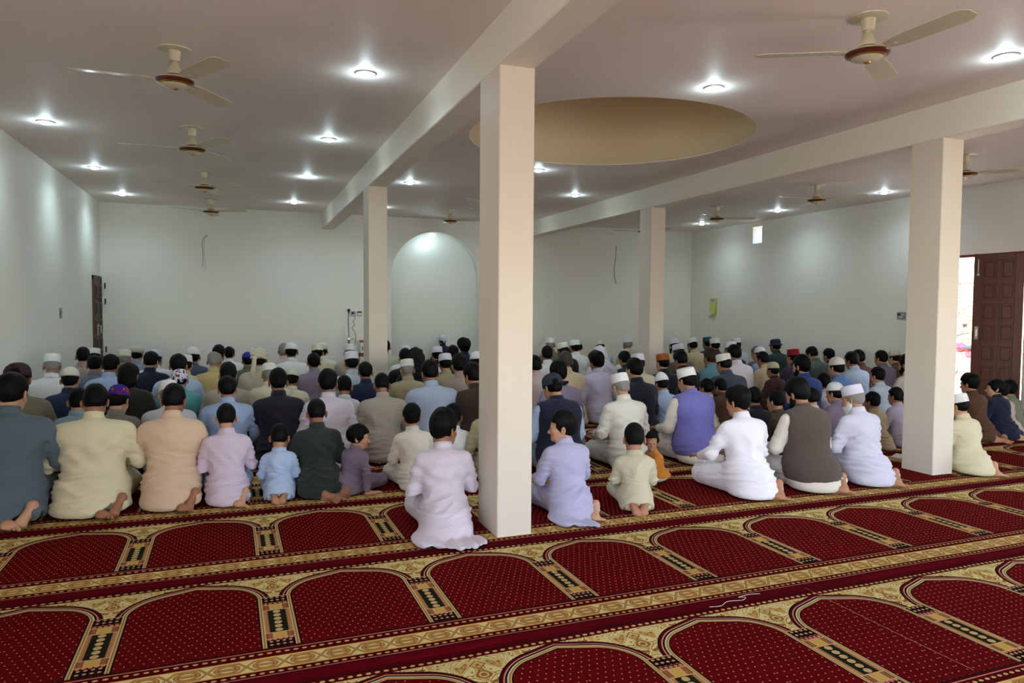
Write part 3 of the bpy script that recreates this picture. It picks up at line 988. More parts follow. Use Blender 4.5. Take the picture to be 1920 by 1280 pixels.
MB().box((-.085, -.0195, .142), (.085, -.018, .156)).box((-.03, -.0195, .118), (.035, -.018, .130)).build('header_print', M_INK, t)
MB().box((-.105, -.040, -.172), (.105, -.034, -.138)).build('footer', M_WHITEP, t)
MB().box((.02, -.0415, -.162), (.07, -.040, -.152)).box((.075, -.0415, -.158), (.092, -.040, -.144)).build('footer_print', M_INK, t)
MB().tube([(0, 0, .19), (0, -.012, .205), (0, -.01, .19)], .003, 6).build('hanger', M_STEEL, t)
tag(t, 'yellow-green wall calendar with white header near the back corner', 'calendar')
# loose bits on the carpet
M_THREAD = plain('pale_thread', (206, 190, 186), .8)
tag(MB().tube(smooth_pts([(2.10, 2.84, .018), (2.16, 2.83, .019), (2.22, 2.86, .02), (2.30, 2.85, .02), (2.34, 2.875, .019), (2.31, 2.89, .018), (2.38, 2.90, .018), (2.44, 2.89, .018)]), .0013, 5).build('loose_thread', M_THREAD, smooth=True), 'curled pale loose thread lying on the red carpet seam', 'thread')
tag(MB().tube(smooth_pts([(2.713, 2.875, .017), (2.718, 2.6, .0145), (2.722, 2.3, .0145), (2.733, 1.975, .0145)]), .0008, 5).build('loose_thread', plain('pink_thread', (186, 120, 120), .8), smooth=True), 'long straight pinkish thread down the middle of an empty carpet arch', 'thread')
ps = MB()
n = 8
V = []
for i in range(n + 1):
    for j, th in ((0, 0), (1, 0)):
        V.append((-.07 + .14 * i / n, -.045 + .09 * j, .016 + .02 * abs(math.sin(i * .9)) * (i / n)))
V2 = [(x, y, z + .0015) for x, y, z in V]
Q = [[2 * i, 2 * i + 1, 2 * i + 3, 2 * i + 2] for i in range(n)]
m2 = 2 * (n + 1)
Q2 = [[m2 + a for a in q][::-1] for q in Q]
Q3 = [[0, m2, m2 + 1, 1], [2 * n, 2 * n + 1, m2 + 2 * n + 1, m2 + 2 * n]] + [[2 * i, 2 * i + 2, m2 + 2 * i + 2, m2 + 2 * i] for i in range(n)] + [[2 * i + 1, m2 + 2 * i + 1, m2 + 2 * i + 3, 2 * i + 3] for i in range(n)]
ps.add(V + V2, Q + Q2 + Q3)
tag(ps.build('paper_sheet', M_WHITEP, smooth=True, loc=(6.02, 5.2, 0), rot=(0, 0, .4)), 'crumpled white paper on the carpet behind the door-side pillar', 'paper')

# ------------------------------------------------------------------ outside the side doorway
tag(MB().box((XR + .25, -4, -.15), (26, 24, -.02)).build('ground', plain('pale_dusty_ground', (196, 178, 156), .9)), kind='structure')
wallx = 14.9
bw = MB().box((wallx + .02, 2, -.02), (wallx + .25, 22, 2.05)).build('wall_outside', plain('pale_mortar', (206, 190, 170), .9)); tag(bw, kind='structure')
M_BRICKS = [plain('brick_%s' % n, c, .85, var=.12, scale=14) for n, c in (('pale', (206, 150, 116)), ('warm', (196, 132, 98)), ('dusty', (214, 166, 136)))]
meshes = [MB().box((-.03, -.112, -.035), (.02, .112, .035), .006).mesh('brick') for _ in range(3)]
for me, m in zip(meshes, M_BRICKS): me.materials.append(m)
rng = random.Random(4)
far = MB()
for r in range(25):
    for k in range(60):
        y = 6.0 + k * .24 + (.12 if r % 2 else 0); z = .04 + r * .082
        if 10.55 < y < 12.45:
            o = bpy.data.objects.new('brick', rng.choice(meshes)); COL.objects.link(o); o.parent = bw
            o.location = (wallx + rng.uniform(-.006, .006), y, z); o.rotation_euler = (0, 0, rng.uniform(-.02, .02))
        else:
            far.box((wallx - .03, y - .112, z - .035), (wallx + .02, y + .112, z + .035))
o = far.build('bricks', M_BRICKS[0], bw); o['kind'] = 'stuff'
MB().box((wallx - .05, 2, 2.05), (wallx + .3, 22, 2.10)).build('coping', plain('coping_grey', (150, 130, 112), .9), bw)
# red motorcycle parked by the wall
mc = empty('motorcycle', (13.9, 10.55, -.02), rad(72))
M_TYRE = plain('tyre_rubber', (24, 24, 26), .8); M_RED = plain('red_enamel', (190, 22, 38), .25); M_SEAT = plain('black_vinyl', (26, 26, 28), .5)
for xx, nm in ((-.62, 'wheel'), (.62, 'wheel')):
    Mx = Matrix.Translation((xx, 0, .29)) @ Matrix.Rotation(PI / 2, 4, 'X')
    wv = MB().lathe([(.24, -.035), (.275, -.03), (.29, 0), (.275, .03), (.24, .035), (.235, 0), (.24, -.035)], 32, M=Mx, close=False).build(nm, M_TYRE, mc, True)
    rm = MB().lathe([(.225, -.02), (.24, -.02), (.24, .02), (.225, .02), (.225, -.02)], 32, M=Mx, close=False).lathe([(.04, -.06), (.04, .06)], 16, M=Mx)
    for s in range(10):
        a = s * PI / 5
        rm.tube([(xx, 0, .29), (xx + .23 * math.cos(a), 0, .29 + .23 * math.sin(a))], .005, 5)
    rm.build('rim', M_STEEL, wv)
def arcfender(x, a0, a1, r=.33):
    mb = MB(); A = np.linspace(a0, a1, 12); V = []; Q = []
    for a in A:
        for y, dr in ((-.06, -.02), (0, .0), (.06, -.02)):
            V.append((x + (r + dr) * math.cos(a), y, .29 + (r + dr) * math.sin(a)))
    for i in range(11):
        for j in range(2): Q.append([i * 3 + j, i * 3 + j + 1, i * 3 + 4 + j, i * 3 + 3 + j])
    mb.add(V, Q); return mb
for x, a0, a1 in ((.62, .5, 2.4), (-.62, .6, 2.9)):
    o = arcfender(x, a0, a1).build('fender', M_RED, mc, True); md = o.modifiers.new('s', 'SOLIDIFY'); md.thickness = .008
s_ = SDF((-.2, -.2, .5), (.35, .2, .9), .015)
s_.ell((.08, 0, .70), (.22, .12, .10)).ell((.2, 0, .72), (.1, .13, .09), .04)
V, F = s_.nets(); link('fuel_tank', mk('fuel_tank', V, [F]), M_RED, mc)
s_ = SDF((-.75, -.2, .55), (0, .2, .85), .015)
s_.ell((-.18, 0, .71), (.22, .11, .05)).ell((-.45, 0, .73), (.24, .10, .055), .05)
V, F = s_.nets(); link('saddle', mk('saddle', V, [F]), M_SEAT, mc)
MB().box((-.6, -.10, .52), (-.2, .10, .66), .03).build('side_panel', M_RED, mc)
MB().box((-.14, -.11, .25), (.2, .11, .52), .04).lathe([(.07, -.14), (.07, .14)], 20, M=Matrix.Translation((.03, 0, .34)) @ Matrix.Rotation(PI / 2, 4, 'X')).build('engine', M_STEEL, mc)
MB().tube([(-.05, .12, .27), (-.3, .14, .25), (-.8, .14, .30)], [.022, .03, .04], 10).build('exhaust', M_STEEL, mc, True)
MB().tube([(.62, .07, .29), (.40, .07, .86)], .018, 8).tube([(.62, -.07, .29), (.40, -.07, .86)], .018, 8).build('fork', M_STEEL, mc, True)
MB().tube([(.30, -.36, 1.0), (.36, -.22, .97), (.40, 0, .90), (.36, .22, .97), (.30, .36, 1.0)], .013, 8).build('handlebar', M_DKMET, mc, True)
MB().lathe([(.085, 0), (.095, .03), (.06, .12), (.02, .14)], 20, M=Matrix.Translation((.53, 0, .82)) @ Matrix.Rotation(-PI / 2, 4, 'Y')).build('headlamp', M_RED, mc, True)
for sy in (-1, 1):
    MB().tube([(.36, sy * .22, .97), (.33, sy * .26, 1.12)], .006, 6).box((.32, sy * .26 - .05, 1.12), (.335, sy * .26 + .05, 1.19), .006).build('mirror', M_DKMET, mc)
MB().tube([(0, .08, .25), (0, .22, .0)], .01, 6).build('kick_stand', M_DKMET, mc)
tag(mc, 'red motorcycle parked outside by the brick wall, seen through doorway', 'motorcycle')
# ------------------------------------------------------------------ people
M_SKIN = {}
def skin_mat(name, c):
    m, nt, b = newmat(name)
    NX.nt = nt
    tc = nt.nodes.new('ShaderNodeTexCoord'); nz = nt.nodes.new('ShaderNodeTexNoise'); nz.inputs['Scale'].default_value = 18
    nt.links.new(tc.outputs['Object'], nz.inputs['Vector'])
    l = lin(c)
    nt.links.new(mix(NX(nz.outputs[0]), tuple(x * .88 for x in l), tuple(x * 1.1 for x in l)), b.inputs['Base Color'])
    b.inputs['Roughness'].default_value = .52
    noise_bump(nt, b, 140, .12, .002)
    return m
SKINS = [skin_mat('skin_tan', (172, 122, 92)), skin_mat('skin_brown', (150, 100, 74)), skin_mat('skin_light', (190, 142, 112))]
def hair_mat(name, c, rough=.5):
    m, nt, b = newmat(name)
    tc = nt.nodes.new('ShaderNodeTexCoord'); mp = nt.nodes.new('ShaderNodeMapping'); mp.inputs['Scale'].default_value = (60, 60, 9)
    nt.links.new(tc.outputs['Object'], mp.inputs[0])
    nz = nt.nodes.new('ShaderNodeTexNoise'); nz.inputs['Scale'].default_value = 4; nz.inputs['Detail'].default_value = 4
    nt.links.new(mp.outputs[0], nz.inputs['Vector'])
    NX.nt = nt; l = lin(c)
    nt.links.new(mix(NX(nz.outputs[0]), tuple(x * .55 for x in l), tuple(min(1, x * 1.45) for x in l)), b.inputs['Base Color'])
    b.inputs['Roughness'].default_value = rough
    b.inputs['Specular IOR Level'].default_value = .12
    bp = nt.nodes.new('ShaderNodeBump'); bp.inputs['Strength'].default_value = .6; bp.inputs['Distance'].default_value = .006
    nt.links.new(nz.outputs[0], bp.inputs['Height']); nt.links.new(bp.outputs[0], b.inputs['Normal'])
    return m
HAIRM = {'black': hair_mat('hair_black', (6, 5, 5)), 'brown': hair_mat('hair_dark_brown', (50, 36, 28)), 'grey': hair_mat('hair_grey', (138, 134, 130), .65),
         'greydark': hair_mat('hair_greying', (66, 62, 60)), 'white': hair_mat('beard_white', (208, 206, 202), .7)}
CLOTHC = dict(
    tealgrey=(84, 98, 108), cream=(208, 200, 168), peach=(208, 180, 153), lilac=(206, 190, 208), paleblue=(168, 188, 218), darkgreen=(42, 50, 46), purplegrey=(122, 108, 128),
    offwhite=(214, 206, 194), lilacwhite=(208, 200, 212), white=(222, 222, 224), khaki=(160, 150, 118), lavender=(176, 174, 206), beige=(196, 188, 162), orange=(206, 132, 50), purewhite=(236, 234, 246),
    lavwhite=(204, 202, 220), creamwhite=(216, 212, 200), brown=(84, 58, 42), black=(26, 26, 32), olivebrown=(80, 68, 52), tan=(168, 152, 122), mauve=(172, 162, 180), navy=(30, 34, 56), pink=(196, 178, 178),
    greengrey=(120, 128, 108), darkbrown=(58, 42, 34), olivegrey=(112, 104, 90), lightteal=(132, 162, 178), greytaupe=(122, 116, 108), oliveblack=(38, 38, 30), greywhite=(186, 186, 196), skyblue=(152, 172, 206),
    darkpurple=(36, 30, 44), greybeige=(160, 152, 140), dustyblue=(158, 171, 192), navyblue=(34, 48, 80), bluegrey=(104, 110, 126), greypink=(158, 140, 132), green=(120, 140, 114), greyblue=(128, 140, 158),
    teal=(92, 156, 160), slatepale=(168, 178, 188), khakiyellow=(190, 172, 118), greencream=(188, 184, 162), olive=(92, 96, 68), cream2=(206, 200, 172), purplegrey2=(134, 122, 142), tan2=(190, 180, 150),
    mistblue=(178, 194, 208), navy2=(28, 36, 62), palegreen=(176, 182, 164), black2=(30, 27, 28), olivebrown2=(120, 112, 92), beige2=(198, 186, 152), sand=(202, 186, 154), lavgrey=(142, 134, 158), lavender2=(196, 192, 218),
    charcoal=(48, 48, 54), palegreen2=(174, 180, 146), navyblack=(34, 38, 50), royalblue=(40, 54, 118), teal2=(96, 140, 152), charcoalblue=(58, 66, 80), brown2=(72, 46, 42), darkteal=(46, 66, 68),
    darkpurple2=(60, 50, 78), royalblue2=(44, 66, 128), greygreen=(88, 104, 102), medblue=(98, 134, 190), paleblue2=(176, 196, 222), maroon=(96, 66, 62), purpleslate=(106, 98, 112), brown3=(80, 60, 46), greypinkpale=(190, 180, 174),
    vestbrown=(84, 72, 66), violet=(110, 108, 178), slate=(70, 80, 100))
_cl = {}
def cloth(key, weave=False):
    if key in _cl: return _cl[key]
    m, nt, b = newmat('cloth_' + key)
    NX.nt = nt
    tc = nt.nodes.new('ShaderNodeTexCoord')
    c = lin(CLOTHC[key])
    nz = nt.nodes.new('ShaderNodeTexNoise'); nz.inputs['Scale'].default_value = 5; nz.inputs['Detail'].default_value = 4
    nt.links.new(tc.outputs['Object'], nz.inputs['Vector'])
    col = mix(NX(nz.outputs[0]), tuple(x * .93 for x in c), tuple(min(.95, x * 1.06) for x in c))
    if key == 'violet':
        wv = nt.nodes.new('ShaderNodeTexNoise'); wv.inputs['Scale'].default_value = 1
        mp = nt.nodes.new('ShaderNodeMapping'); mp.inputs['Scale'].default_value = (40, 40, 320)
        nt.links.new(tc.outputs['Object'], mp.inputs[0]); nt.links.new(mp.outputs[0], wv.inputs['Vector'])
        col = mix(NX(wv.outputs[0]), lin((92, 90, 164)), lin((130, 128, 196)))
    if key == 'lilacwhite':
        sp = nt.nodes.new('ShaderNodeSeparateXYZ'); nt.links.new(tc.outputs['Object'], sp.inputs[0])
        st = ((NX(sp.outputs[2]) * 62).sin() * .5 + .5)
        col = mix(st * .5, col, tuple(x * .88 for x in c))
    nt.links.new(col, b.inputs['Base Color'])
    b.inputs['Roughness'].default_value = .9
    b.inputs['Specular IOR Level'].default_value = .2
    b.inputs['Sheen Weight'].default_value = .12
    mp = nt.nodes.new('ShaderNodeMapping'); mp.inputs['Scale'].default_value = (1, 1, 2.2)
    nt.links.new(tc.outputs['Object'], mp.inputs[0])
    n1 = nt.nodes.new('ShaderNodeTexNoise'); n1.inputs['Scale'].default_value = 6; n1.inputs['Detail'].default_value = 2.5; n1.inputs['Distortion'].default_value = 1.6
    nt.links.new(mp.outputs[0], n1.inputs['Vector'])
    n2 = nt.nodes.new('ShaderNodeTexNoise'); n2.inputs['Scale'].default_value = 420; n2.inputs['Detail'].default_value = 1
    nt.links.new(tc.outputs['Object'], n2.inputs['Vector'])
    sp2 = nt.nodes.new('ShaderNodeSeparateXYZ'); nt.links.new(tc.outputs['Object'], sp2.inputs[0])
    seam = NX(sp2.outputs[2]).band(.5475, .5515)           # yoke seam across the shoulders
    h = NX(n1.outputs[0]) * 1.0 + NX(n2.outputs[0]) * .05 - seam * .22
    bp = nt.nodes.new('ShaderNodeBump'); bp.inputs['Strength'].default_value = .42; bp.inputs['Distance'].default_value = .018
    nt.links.new(h.v, bp.inputs['Height']); nt.links.new(bp.outputs[0], b.inputs['Normal'])
    _cl[key] = m
    return m
def capmat(name, c, pat=None):
    if name in bpy.data.materials: return bpy.data.materials[name]
    m, nt, b = newmat(name)
    NX.nt = nt
    tc = nt.nodes.new('ShaderNodeTexCoord')
    vo = nt.nodes.new('ShaderNodeTexVoronoi'); vo.inputs['Scale'].default_value = {'lace': 70, 'floral': 38, 'pattern': 60, 'crochet': 110}.get(pat, 160)
    nt.links.new(tc.outputs['Object'], vo.inputs['Vector'])
    l = lin(c)
    d = NX(vo.outputs['Distance'])
    col = mix(d, tuple(x * 1.04 for x in l), tuple(x * .9 for x in l))
    if pat == 'lace' or pat == 'crochet': col = mix(d.lt(.22), tuple(min(1, x * 1.02) for x in l), tuple(x * .55 for x in l))
    if pat == 'floral':
        rv = nt.nodes.new('ShaderNodeSeparateColor'); nt.links.new(vo.outputs['Color'], rv.inputs[0])
        r = NX(rv.outputs[0])
        col = mix(r.gt(.62).AND(d.lt(.55)), l, lin((150, 40, 70)))
        col = mix(r.lt(.28).AND(d.lt(.5)), col, lin((70, 90, 150)))
    if pat == 'pattern': col = mix(d.lt(.38), l, tuple(x * .35 for x in l))
    if pat == 'redblue':
        nz = nt.nodes.new('ShaderNodeTexNoise'); nz.inputs['Scale'].default_value = 26; nt.links.new(tc.outputs['Object'], nz.inputs['Vector'])
        n = NX(nz.outputs[0])
        col = mix(n.gt(.52), lin((44, 40, 140)), lin((150, 30, 44)))
        col = mix(n.gt(.66), col, lin((220, 200, 210)))
    if pat == 'stripe':
        sp = nt.nodes.new('ShaderNodeSeparateXYZ'); nt.links.new(tc.outputs['Object'], sp.inputs[0])
        z = NX(sp.outputs[2]); col = mix(z.band(.172, .184), l, lin((150, 60, 56)))
    nt.links.new(col, b.inputs['Base Color'])
    b.inputs['Roughness'].default_value = .85
    b.inputs['Specular IOR Level'].default_value = .2
    bp = nt.nodes.new('ShaderNodeBump'); bp.inputs['Strength'].default_value = .3; bp.inputs['Distance'].default_value = .004
    nt.links.new(d.v, bp.inputs['Height']); nt.links.new(bp.outputs[0], b.inputs['Normal'])
    return m

def lite(VF, ratio):
    """collapse a template mesh"""
    V, F = VF
    me = mk('tmp', V, [F]); o = link('tmp', me)
    md = o.modifiers.new('d', 'DECIMATE'); md.ratio = ratio
    dg = bpy.context.evaluated_depsgraph_get(); dg.update()
    e = o.evaluated_get(dg).to_mesh()
    n = len(e.vertices); co = np.empty(n * 3, np.float32); e.vertices.foreach_get('co', co)
    e.calc_loop_triangles(); t = np.empty(len(e.loop_triangles) * 3, np.int32); e.loop_triangles.foreach_get('vertices', t)
    o.evaluated_get(dg).to_mesh_clear()
    bpy.data.objects.remove(o); bpy.data.meshes.remove(me)
    return co.reshape(-1, 3).astype(float), t.reshape(-1, 3)
def slim(o, ratio):
    md = o.modifiers.new('slim', 'DECIMATE'); md.ratio = ratio
    return o
HC = np.array((0, -.004, .137))     # skull centre in head frame
_ht = {}
def head_tmpl(h, face):
    key = (h, face)
    if key in _ht: return _ht[key]
    s = SDF((-.125, -.14, -.14), (.125, .17, .26), h)
    s.ell(HC, (.0745, .0965, .0915))
    s.ell((0, .052, .078), (.060, .052, .085), .03)
    s.ell((0, .058, .026), (.046, .046, .040), .025)
    s.cap((-.030, .086, .113), (.030, .086, .113), .013, k=.02)
    s.ell((.034, .072, .070), (.026, .024, .022), .02); s.ell((-.034, .072, .070), (.026, .024, .022), .02)
    s.ell((.031, .106, .093), (.017, .014, .011), .012, 'sub'); s.ell((-.031, .106, .093), (.017, .014, .011), .012, 'sub')
    s.cap((0, .100, .097), (0, .122, .066), .0085, .0125, .010)
    s.ell((.012, .110, .060), (.009, .010, .008), .006); s.ell((-.012, .110, .060), (.009, .010, .008), .006)
    s.cap((-.016, .098, .040), (.016, .098, .040), .0065, k=.006)
    s.cap((-.014, .097, .0295), (.014, .097, .0295), .0072, k=.006)
    s.ell((0, .090, .006), (.020, .017, .015), .014)
    s.cap((0, -.008, -.055), (0, -.010, .06), .054, .053, .02)
    s.cap((0, .02, -.05), (0, .03, .02), .040, .042, .03)
    for sx in (-1, 1):
        Re = rotz(sx * .45) @ rotx(.12)
        s.ell((sx * .0835, -.006, .088), (.0095, .021, .034), .008, R=Re.T)
        s.ell((sx * .0905, -.001, .092), (.006, .010, .018), .004, 'sub', R=Re.T)
        if h < .005:
            s.ell((sx * .031, .094, .101), (.016, .010, .0045), .003)
            s.ell((sx * .031, .093, .085), (.015, .010, .004), .003)
    V, F = lite(s.nets(1), {.0040: .45, .0062: .28}.get(h, .22))
    _ht[key] = (V, F)
    return V, F
_hair = {}
def hair_tmpl(kind, h, seed):
    key = (kind, h, seed)
    if key in _hair: return _hair[key]
    t = {'short': .011, 'crop': .0055, 'full': .019, 'bowl': .018, 'long': .018, 'bushy': .042, 'bushyflat': .028, 'curly': .022, 'greyshort': .0075, 'greybald': .007, 'greydark': .011, 'brownfull': .019}[kind]
    s = SDF((-.15, -.17, -.12), (.15, .15, .30), h)
    up = {'bushy': .012, 'bushyflat': .014, 'full': .006}.get(kind, 0)
    lift = {'bushy': 0, 'long': 0, 'bowl': .002, 'crop': .004}.get(kind, .008)
    s.ell(HC + np.array((0, -.003, up + lift)), (.0745 + t, .0960 + t, .0910 + t * .9))
    s.ell((0, -.046, .088), (.055 + t * .35, .048 + t * .45, .052), .03)
    if kind == 'long':
        s.ell((0, -.050, .04), (.088, .062, .11), .03)
    if kind == 'bowl':
        s.ell((0, -.01, .13), (.097, .118, .085), .02)
    if kind == 'bushyflat':
        s.ell((0, .03, .205), (.085, .09, .045), .03)
    X, Y, Z = s.grid()
    low = {'long': -.06, 'bushy': .03, 'crop': .062, 'greyshort': .045, 'bowl': .05, 'short': .036, 'full': .030}.get(kind, .040)
    hl = {'full': .062, 'bowl': .072, 'greybald': .02, 'bushyflat': .075, 'curly': .040}.get(kind, .052)
    zt = {'full': .148, 'bowl': .143, 'bushyflat': .150, 'curly': .158, 'greybald': .20, 'greyshort': .170}.get(kind, .160)
    s.cut((Y - (hl - .008) - 3.0 * np.maximum(Z - zt, 0) + .85 * np.maximum(.112 - Z, 0)) * .45)
    s.cut(low + .10 * np.abs(X) - Z - (Y + .08) * .25)
    if kind not in ('long', 'bushy', 'bowl'):
        for sx in (-1, 1):
            s.ell((sx * .092, -.003, .074), (.026, .030, .046), .008, 'sub')
    if kind == 'greybald':
        s.ell((0, .01, .235), (.062, .085, .05), .02, 'sub')
    # hollow so that only the shell stays
    r = np.random.default_rng(seed)
    V, F = s.nets(1)
    N = vnormals(V, F)
    amp = {'full': .004, 'bushy': .010, 'bushyflat': .006, 'curly': .008, 'long': .004, 'bowl': .003, 'crop': .0006, 'greyshort': .001}.get(kind, .0028)
    d = np.zeros(len(V))
    for _ in range(7):
        k = r.normal(size=3) * (55 if kind in ('curly', 'bushy') else 34); k[2] *= .6
        d += np.sin(V @ k + r.uniform(0, 6.28))
    V = V + N * (d * amp / 2.2)[:, None]
    V, F = lite((V, F), .42)
    _hair[key] = (V, F)
    return V, F
_beard = {}
def beard_tmpl(kind, h):
    if (kind, h) in _beard: return _beard[(kind, h)]
    s = SDF((-.1, -.06, -.2), (.1, .17, .13), h)
    L = {'white': .135, 'grey': .06, 'black': .012}[kind]
    s.ell((0, .058, .022), (.060, .056, .050))
    s.ell((.05, .03, .05), (.024, .030, .05), .02); s.ell((-.05, .03, .05), (.024, .030, .05), .02)
    s.cap((0, .074, .005), (0, .080, -L), .036 if kind == 'black' else .043, .018, .03)
    X, Y, Z = s.grid()
    s.ell((0, .10, .075), (.04, .04, .04), .01, 'sub')
    s.ell((0, .112, .035), (.017, .02, .0075), .004, 'sub')
    s.cut(Z - .085 + 0 * X)
    V, F = lite(s.nets(1), .4)
    _beard[(kind, h)] = (V, F)
    return V, F

CAPS = {  # name: (form, colour, pattern)
    'kufi_white': ('kufi', (226, 226, 226), None), 'kufi_lav': ('kufi', (214, 212, 228), None), 'kufi_cream': ('kufi', (212, 210, 190), 'crochet'), 'kufi_ivory': ('kufi', (220, 216, 204), None),
    'kufi_tilt': ('kufi', (230, 228, 226), 'crochet'), 'kufi_crochet': ('kufi', (216, 214, 206), 'crochet'), 'kufi_round': ('puff', (224, 224, 214), None), 'kufi_orange': ('kufi', (156, 86, 44), None),
    'kufi_teal': ('kufi', (40, 92, 100), 'pattern'), 'kufi_red': ('kufi', (150, 30, 44), 'pattern'), 'lace_white': ('kufi', (222, 220, 214), 'lace'), 'lace_cream': ('skull', (200, 198, 176), 'lace'),
    'skull_white': ('skull', (224, 226, 232), None), 'skull_cream': ('skull', (210, 208, 192), None), 'skull_green': ('skull', (178, 192, 172), None), 'skull_tan': ('skull', (190, 180, 152), 'crochet'),
    'skull_greycream': ('skull', (186, 178, 164), 'crochet'), 'skull_peak': ('peak', (228, 228, 230), None), 'skull_striped': ('skull', (222, 214, 212), 'stripe'), 'round_tan': ('puff', (196, 188, 178), None),
    'cap_blue': ('skull', (40, 52, 150), None), 'cap_redblue': ('skull', (120, 30, 60), 'redblue'), 'ball': ('ball', (52, 58, 72), None), 'brim': ('brim', (62, 44, 50), 'pattern'), 'bucket': ('bucket', (36, 42, 66), None),
    'floral': ('bandana', (214, 218, 228), 'floral'), 'bandana_white': ('bandana', (206, 218, 232), None), 'turban': ('turban', (212, 208, 184), None), 'hood_black': ('hood', (22, 22, 27), None), 'hood_white': ('hood', (216, 212, 224), None),
    'scarf_grey': ('bandana', (120, 122, 126), 'pattern')}
_cap = {}
def cap_tmpl(form, n=28):
    if form in _cap: return _cap[form]
    mb = MB()
    e = 1.20
    if form == 'kufi':
        mb.lathe([(.082, .138), (.0855, .140), (.0850, .170), (.0825, .205), (.0805, .222), (.076, .2295), (.062, .233), (.03, .2345), (.004, .2345)], n, e, M=Matrix.Translation((0, -.006, 0)))
    elif form == 'skull':
        mb.lathe([(.083, .140), (.087, .142), (.0868, .160), (.081, .190), (.068, .217), (.048, .2355), (.024, .2455), (.004, .2475)], n, e, M=Matrix.Translation((0, -.006, 0)))
    elif form == 'peak':
        mb.lathe([(.083, .138), (.087, .140), (.086, .160), (.077, .195), (.058, .228), (.034, .250), (.014, .262), (.003, .266)], n, e, M=Matrix.Translation((0, -.006, 0)))
    elif form == 'puff':
        mb.lathe([(.082, .128), (.087, .130), (.096, .155), (.100, .180), (.095, .208), (.080, .232), (.055, .247), (.025, .253), (.004, .254)], n, e, M=Matrix.Translation((0, -.008, 0)))
    elif form in ('ball', 'brim'):
        mb.lathe([(.084, .118), (.088, .120), (.0885, .150), (.084, .185), (.072, .212), (.050, .232), (.022, .241), (.004, .242)], n, 1.17, M=Matrix.Translation((0, -.006, 0)))
        mb.lathe([(.010, .240), (.010, .246), (.004, .248)], 12, M=Matrix.Translation((0, -.006, 0)))
        # visor
        V = []; Q = []
        A = np.linspace(-1.05, 1.05, 12)
        for a in A:
            for q in range(4):
                rr = .090 + q * .024
                V.append((math.sin(a) * .088 + 0 * rr, math.cos(a) * .098 + q * .022 * (math.cos(a) ** .5 if math.cos(a) > 0 else 0), .124 - q * .004 - abs(math.sin(a)) ** 2 * .010))
        for i in range(11):
            for q in range(3): Q.append([i * 4 + q, (i + 1) * 4 + q, (i + 1) * 4 + q + 1, i * 4 + q + 1])
        V = np.array(V); V2 = V - np.array((0, 0, .003)); m = len(V)
        sgn = -1 if form == 'ball' else 1
        VV = np.vstack([V, V2]); VV[:, 1] *= sgn
        QQ = Q + [[m + t for t in q][::-1] for q in Q]
        if sgn > 0: QQ = [q[::-1] for q in QQ]
        mb.add(VV, QQ)
    elif form == 'bucket':
        mb.lathe([(.118, .118), (.120, .120), (.100, .142), (.090, .150), (.088, .190), (.078, .226), (.066, .236), (.03, .240), (.004, .240)], n, 1.15, M=Matrix.Translation((0, -.006, 0)))
    elif form == 'bandana':
        mb.lathe([(.082, .112), (.087, .114), (.089, .150), (.084, .188), (.070, .216), (.048, .234), (.022, .242), (.004, .243)], n, 1.17, M=Matrix.Translation((0, -.007, 0)) @ Matrix.Translation((0, 0, -.012)) @ Matrix.Rotation(rad(9), 4, 'X'))
        mb.lathe([(.004, -.016), (.016, -.012), (.02, 0), (.016, .012), (.004, .016)], 12, M=Matrix.Translation((0, -.118, .098)))
        for sx in (-1, 1):
            pts = [(sx * .01, -.118, .098), (sx * .03, -.128, .080), (sx * .028, -.124, .048)]
            mb.tube(pts, [.010, .020, .016], 8)
    V = np.concatenate(mb.V); Q = np.concatenate(mb.Q); T = np.concatenate(mb.T) if mb.T else np.zeros((0, 3), int)
    _cap[form] = (V, [Q, T])
    return _cap[form]
def turban_tmpl(h=.009):
    if 'turban' in _cap: return _cap['turban']
    s = SDF((-.16, -.19, -.2), (.16, .17, .32), h)
    s.ell((0, -.005, .165), (.098, .118, .088))
    r = np.random.default_rng(7)
    for i in range(9):
        R = rotx(r.uniform(-.35, .35)) @ roty(r.uniform(-.45, .45))
        c = np.array((0, -.006, .150 + i * .009)); q = .100 - .002 * i
        A = np.linspace(0, 2 * PI, 22)
        P = np.c_[np.cos(A) * q, np.sin(A) * q * 1.18, 0 * A] @ R.T + c
        for a, b in zip(P[:-1], P[1:]): s.cap(a, b, .0135, k=.006)
    s.cap((.02, .0, .245), (.01, -.02, .275), .02, .012, .02)
    s.cap((-.06, -.10, .12), (-.085, -.115, -.05), .022, .034, .02); s.cap((-.085, -.115, -.05), (-.09, -.11, -.14), .034, .03, .01)
    V, F = s.nets(1); _cap['turban'] = (V, [F]); return _cap['turban']
def hood_tmpl(h=.012):
    if 'hood' in _cap: return _cap['hood']
    s = SDF((-.26, -.24, -.22), (.26, .2, .30), h)
    s.ell((0, -.008, .135), (.100, .120, .115)); s.ell((0, -.03, .02), (.105, .10, .14), .05)
    s.ell((0, -.03, -.10), (.20, .13, .10), .08)
    s.ell((0, .12, .08), (.062, .09, .095), .02, 'sub')
    V, F = s.nets(1)
    V = V + vnormals(V, F) * (.006 * np.sin(V[:, 0] * 40 + 9 * np.sin(V[:, 2] * 12)))[:, None]
    _cap['hood'] = (V, [F]); return _cap['hood']

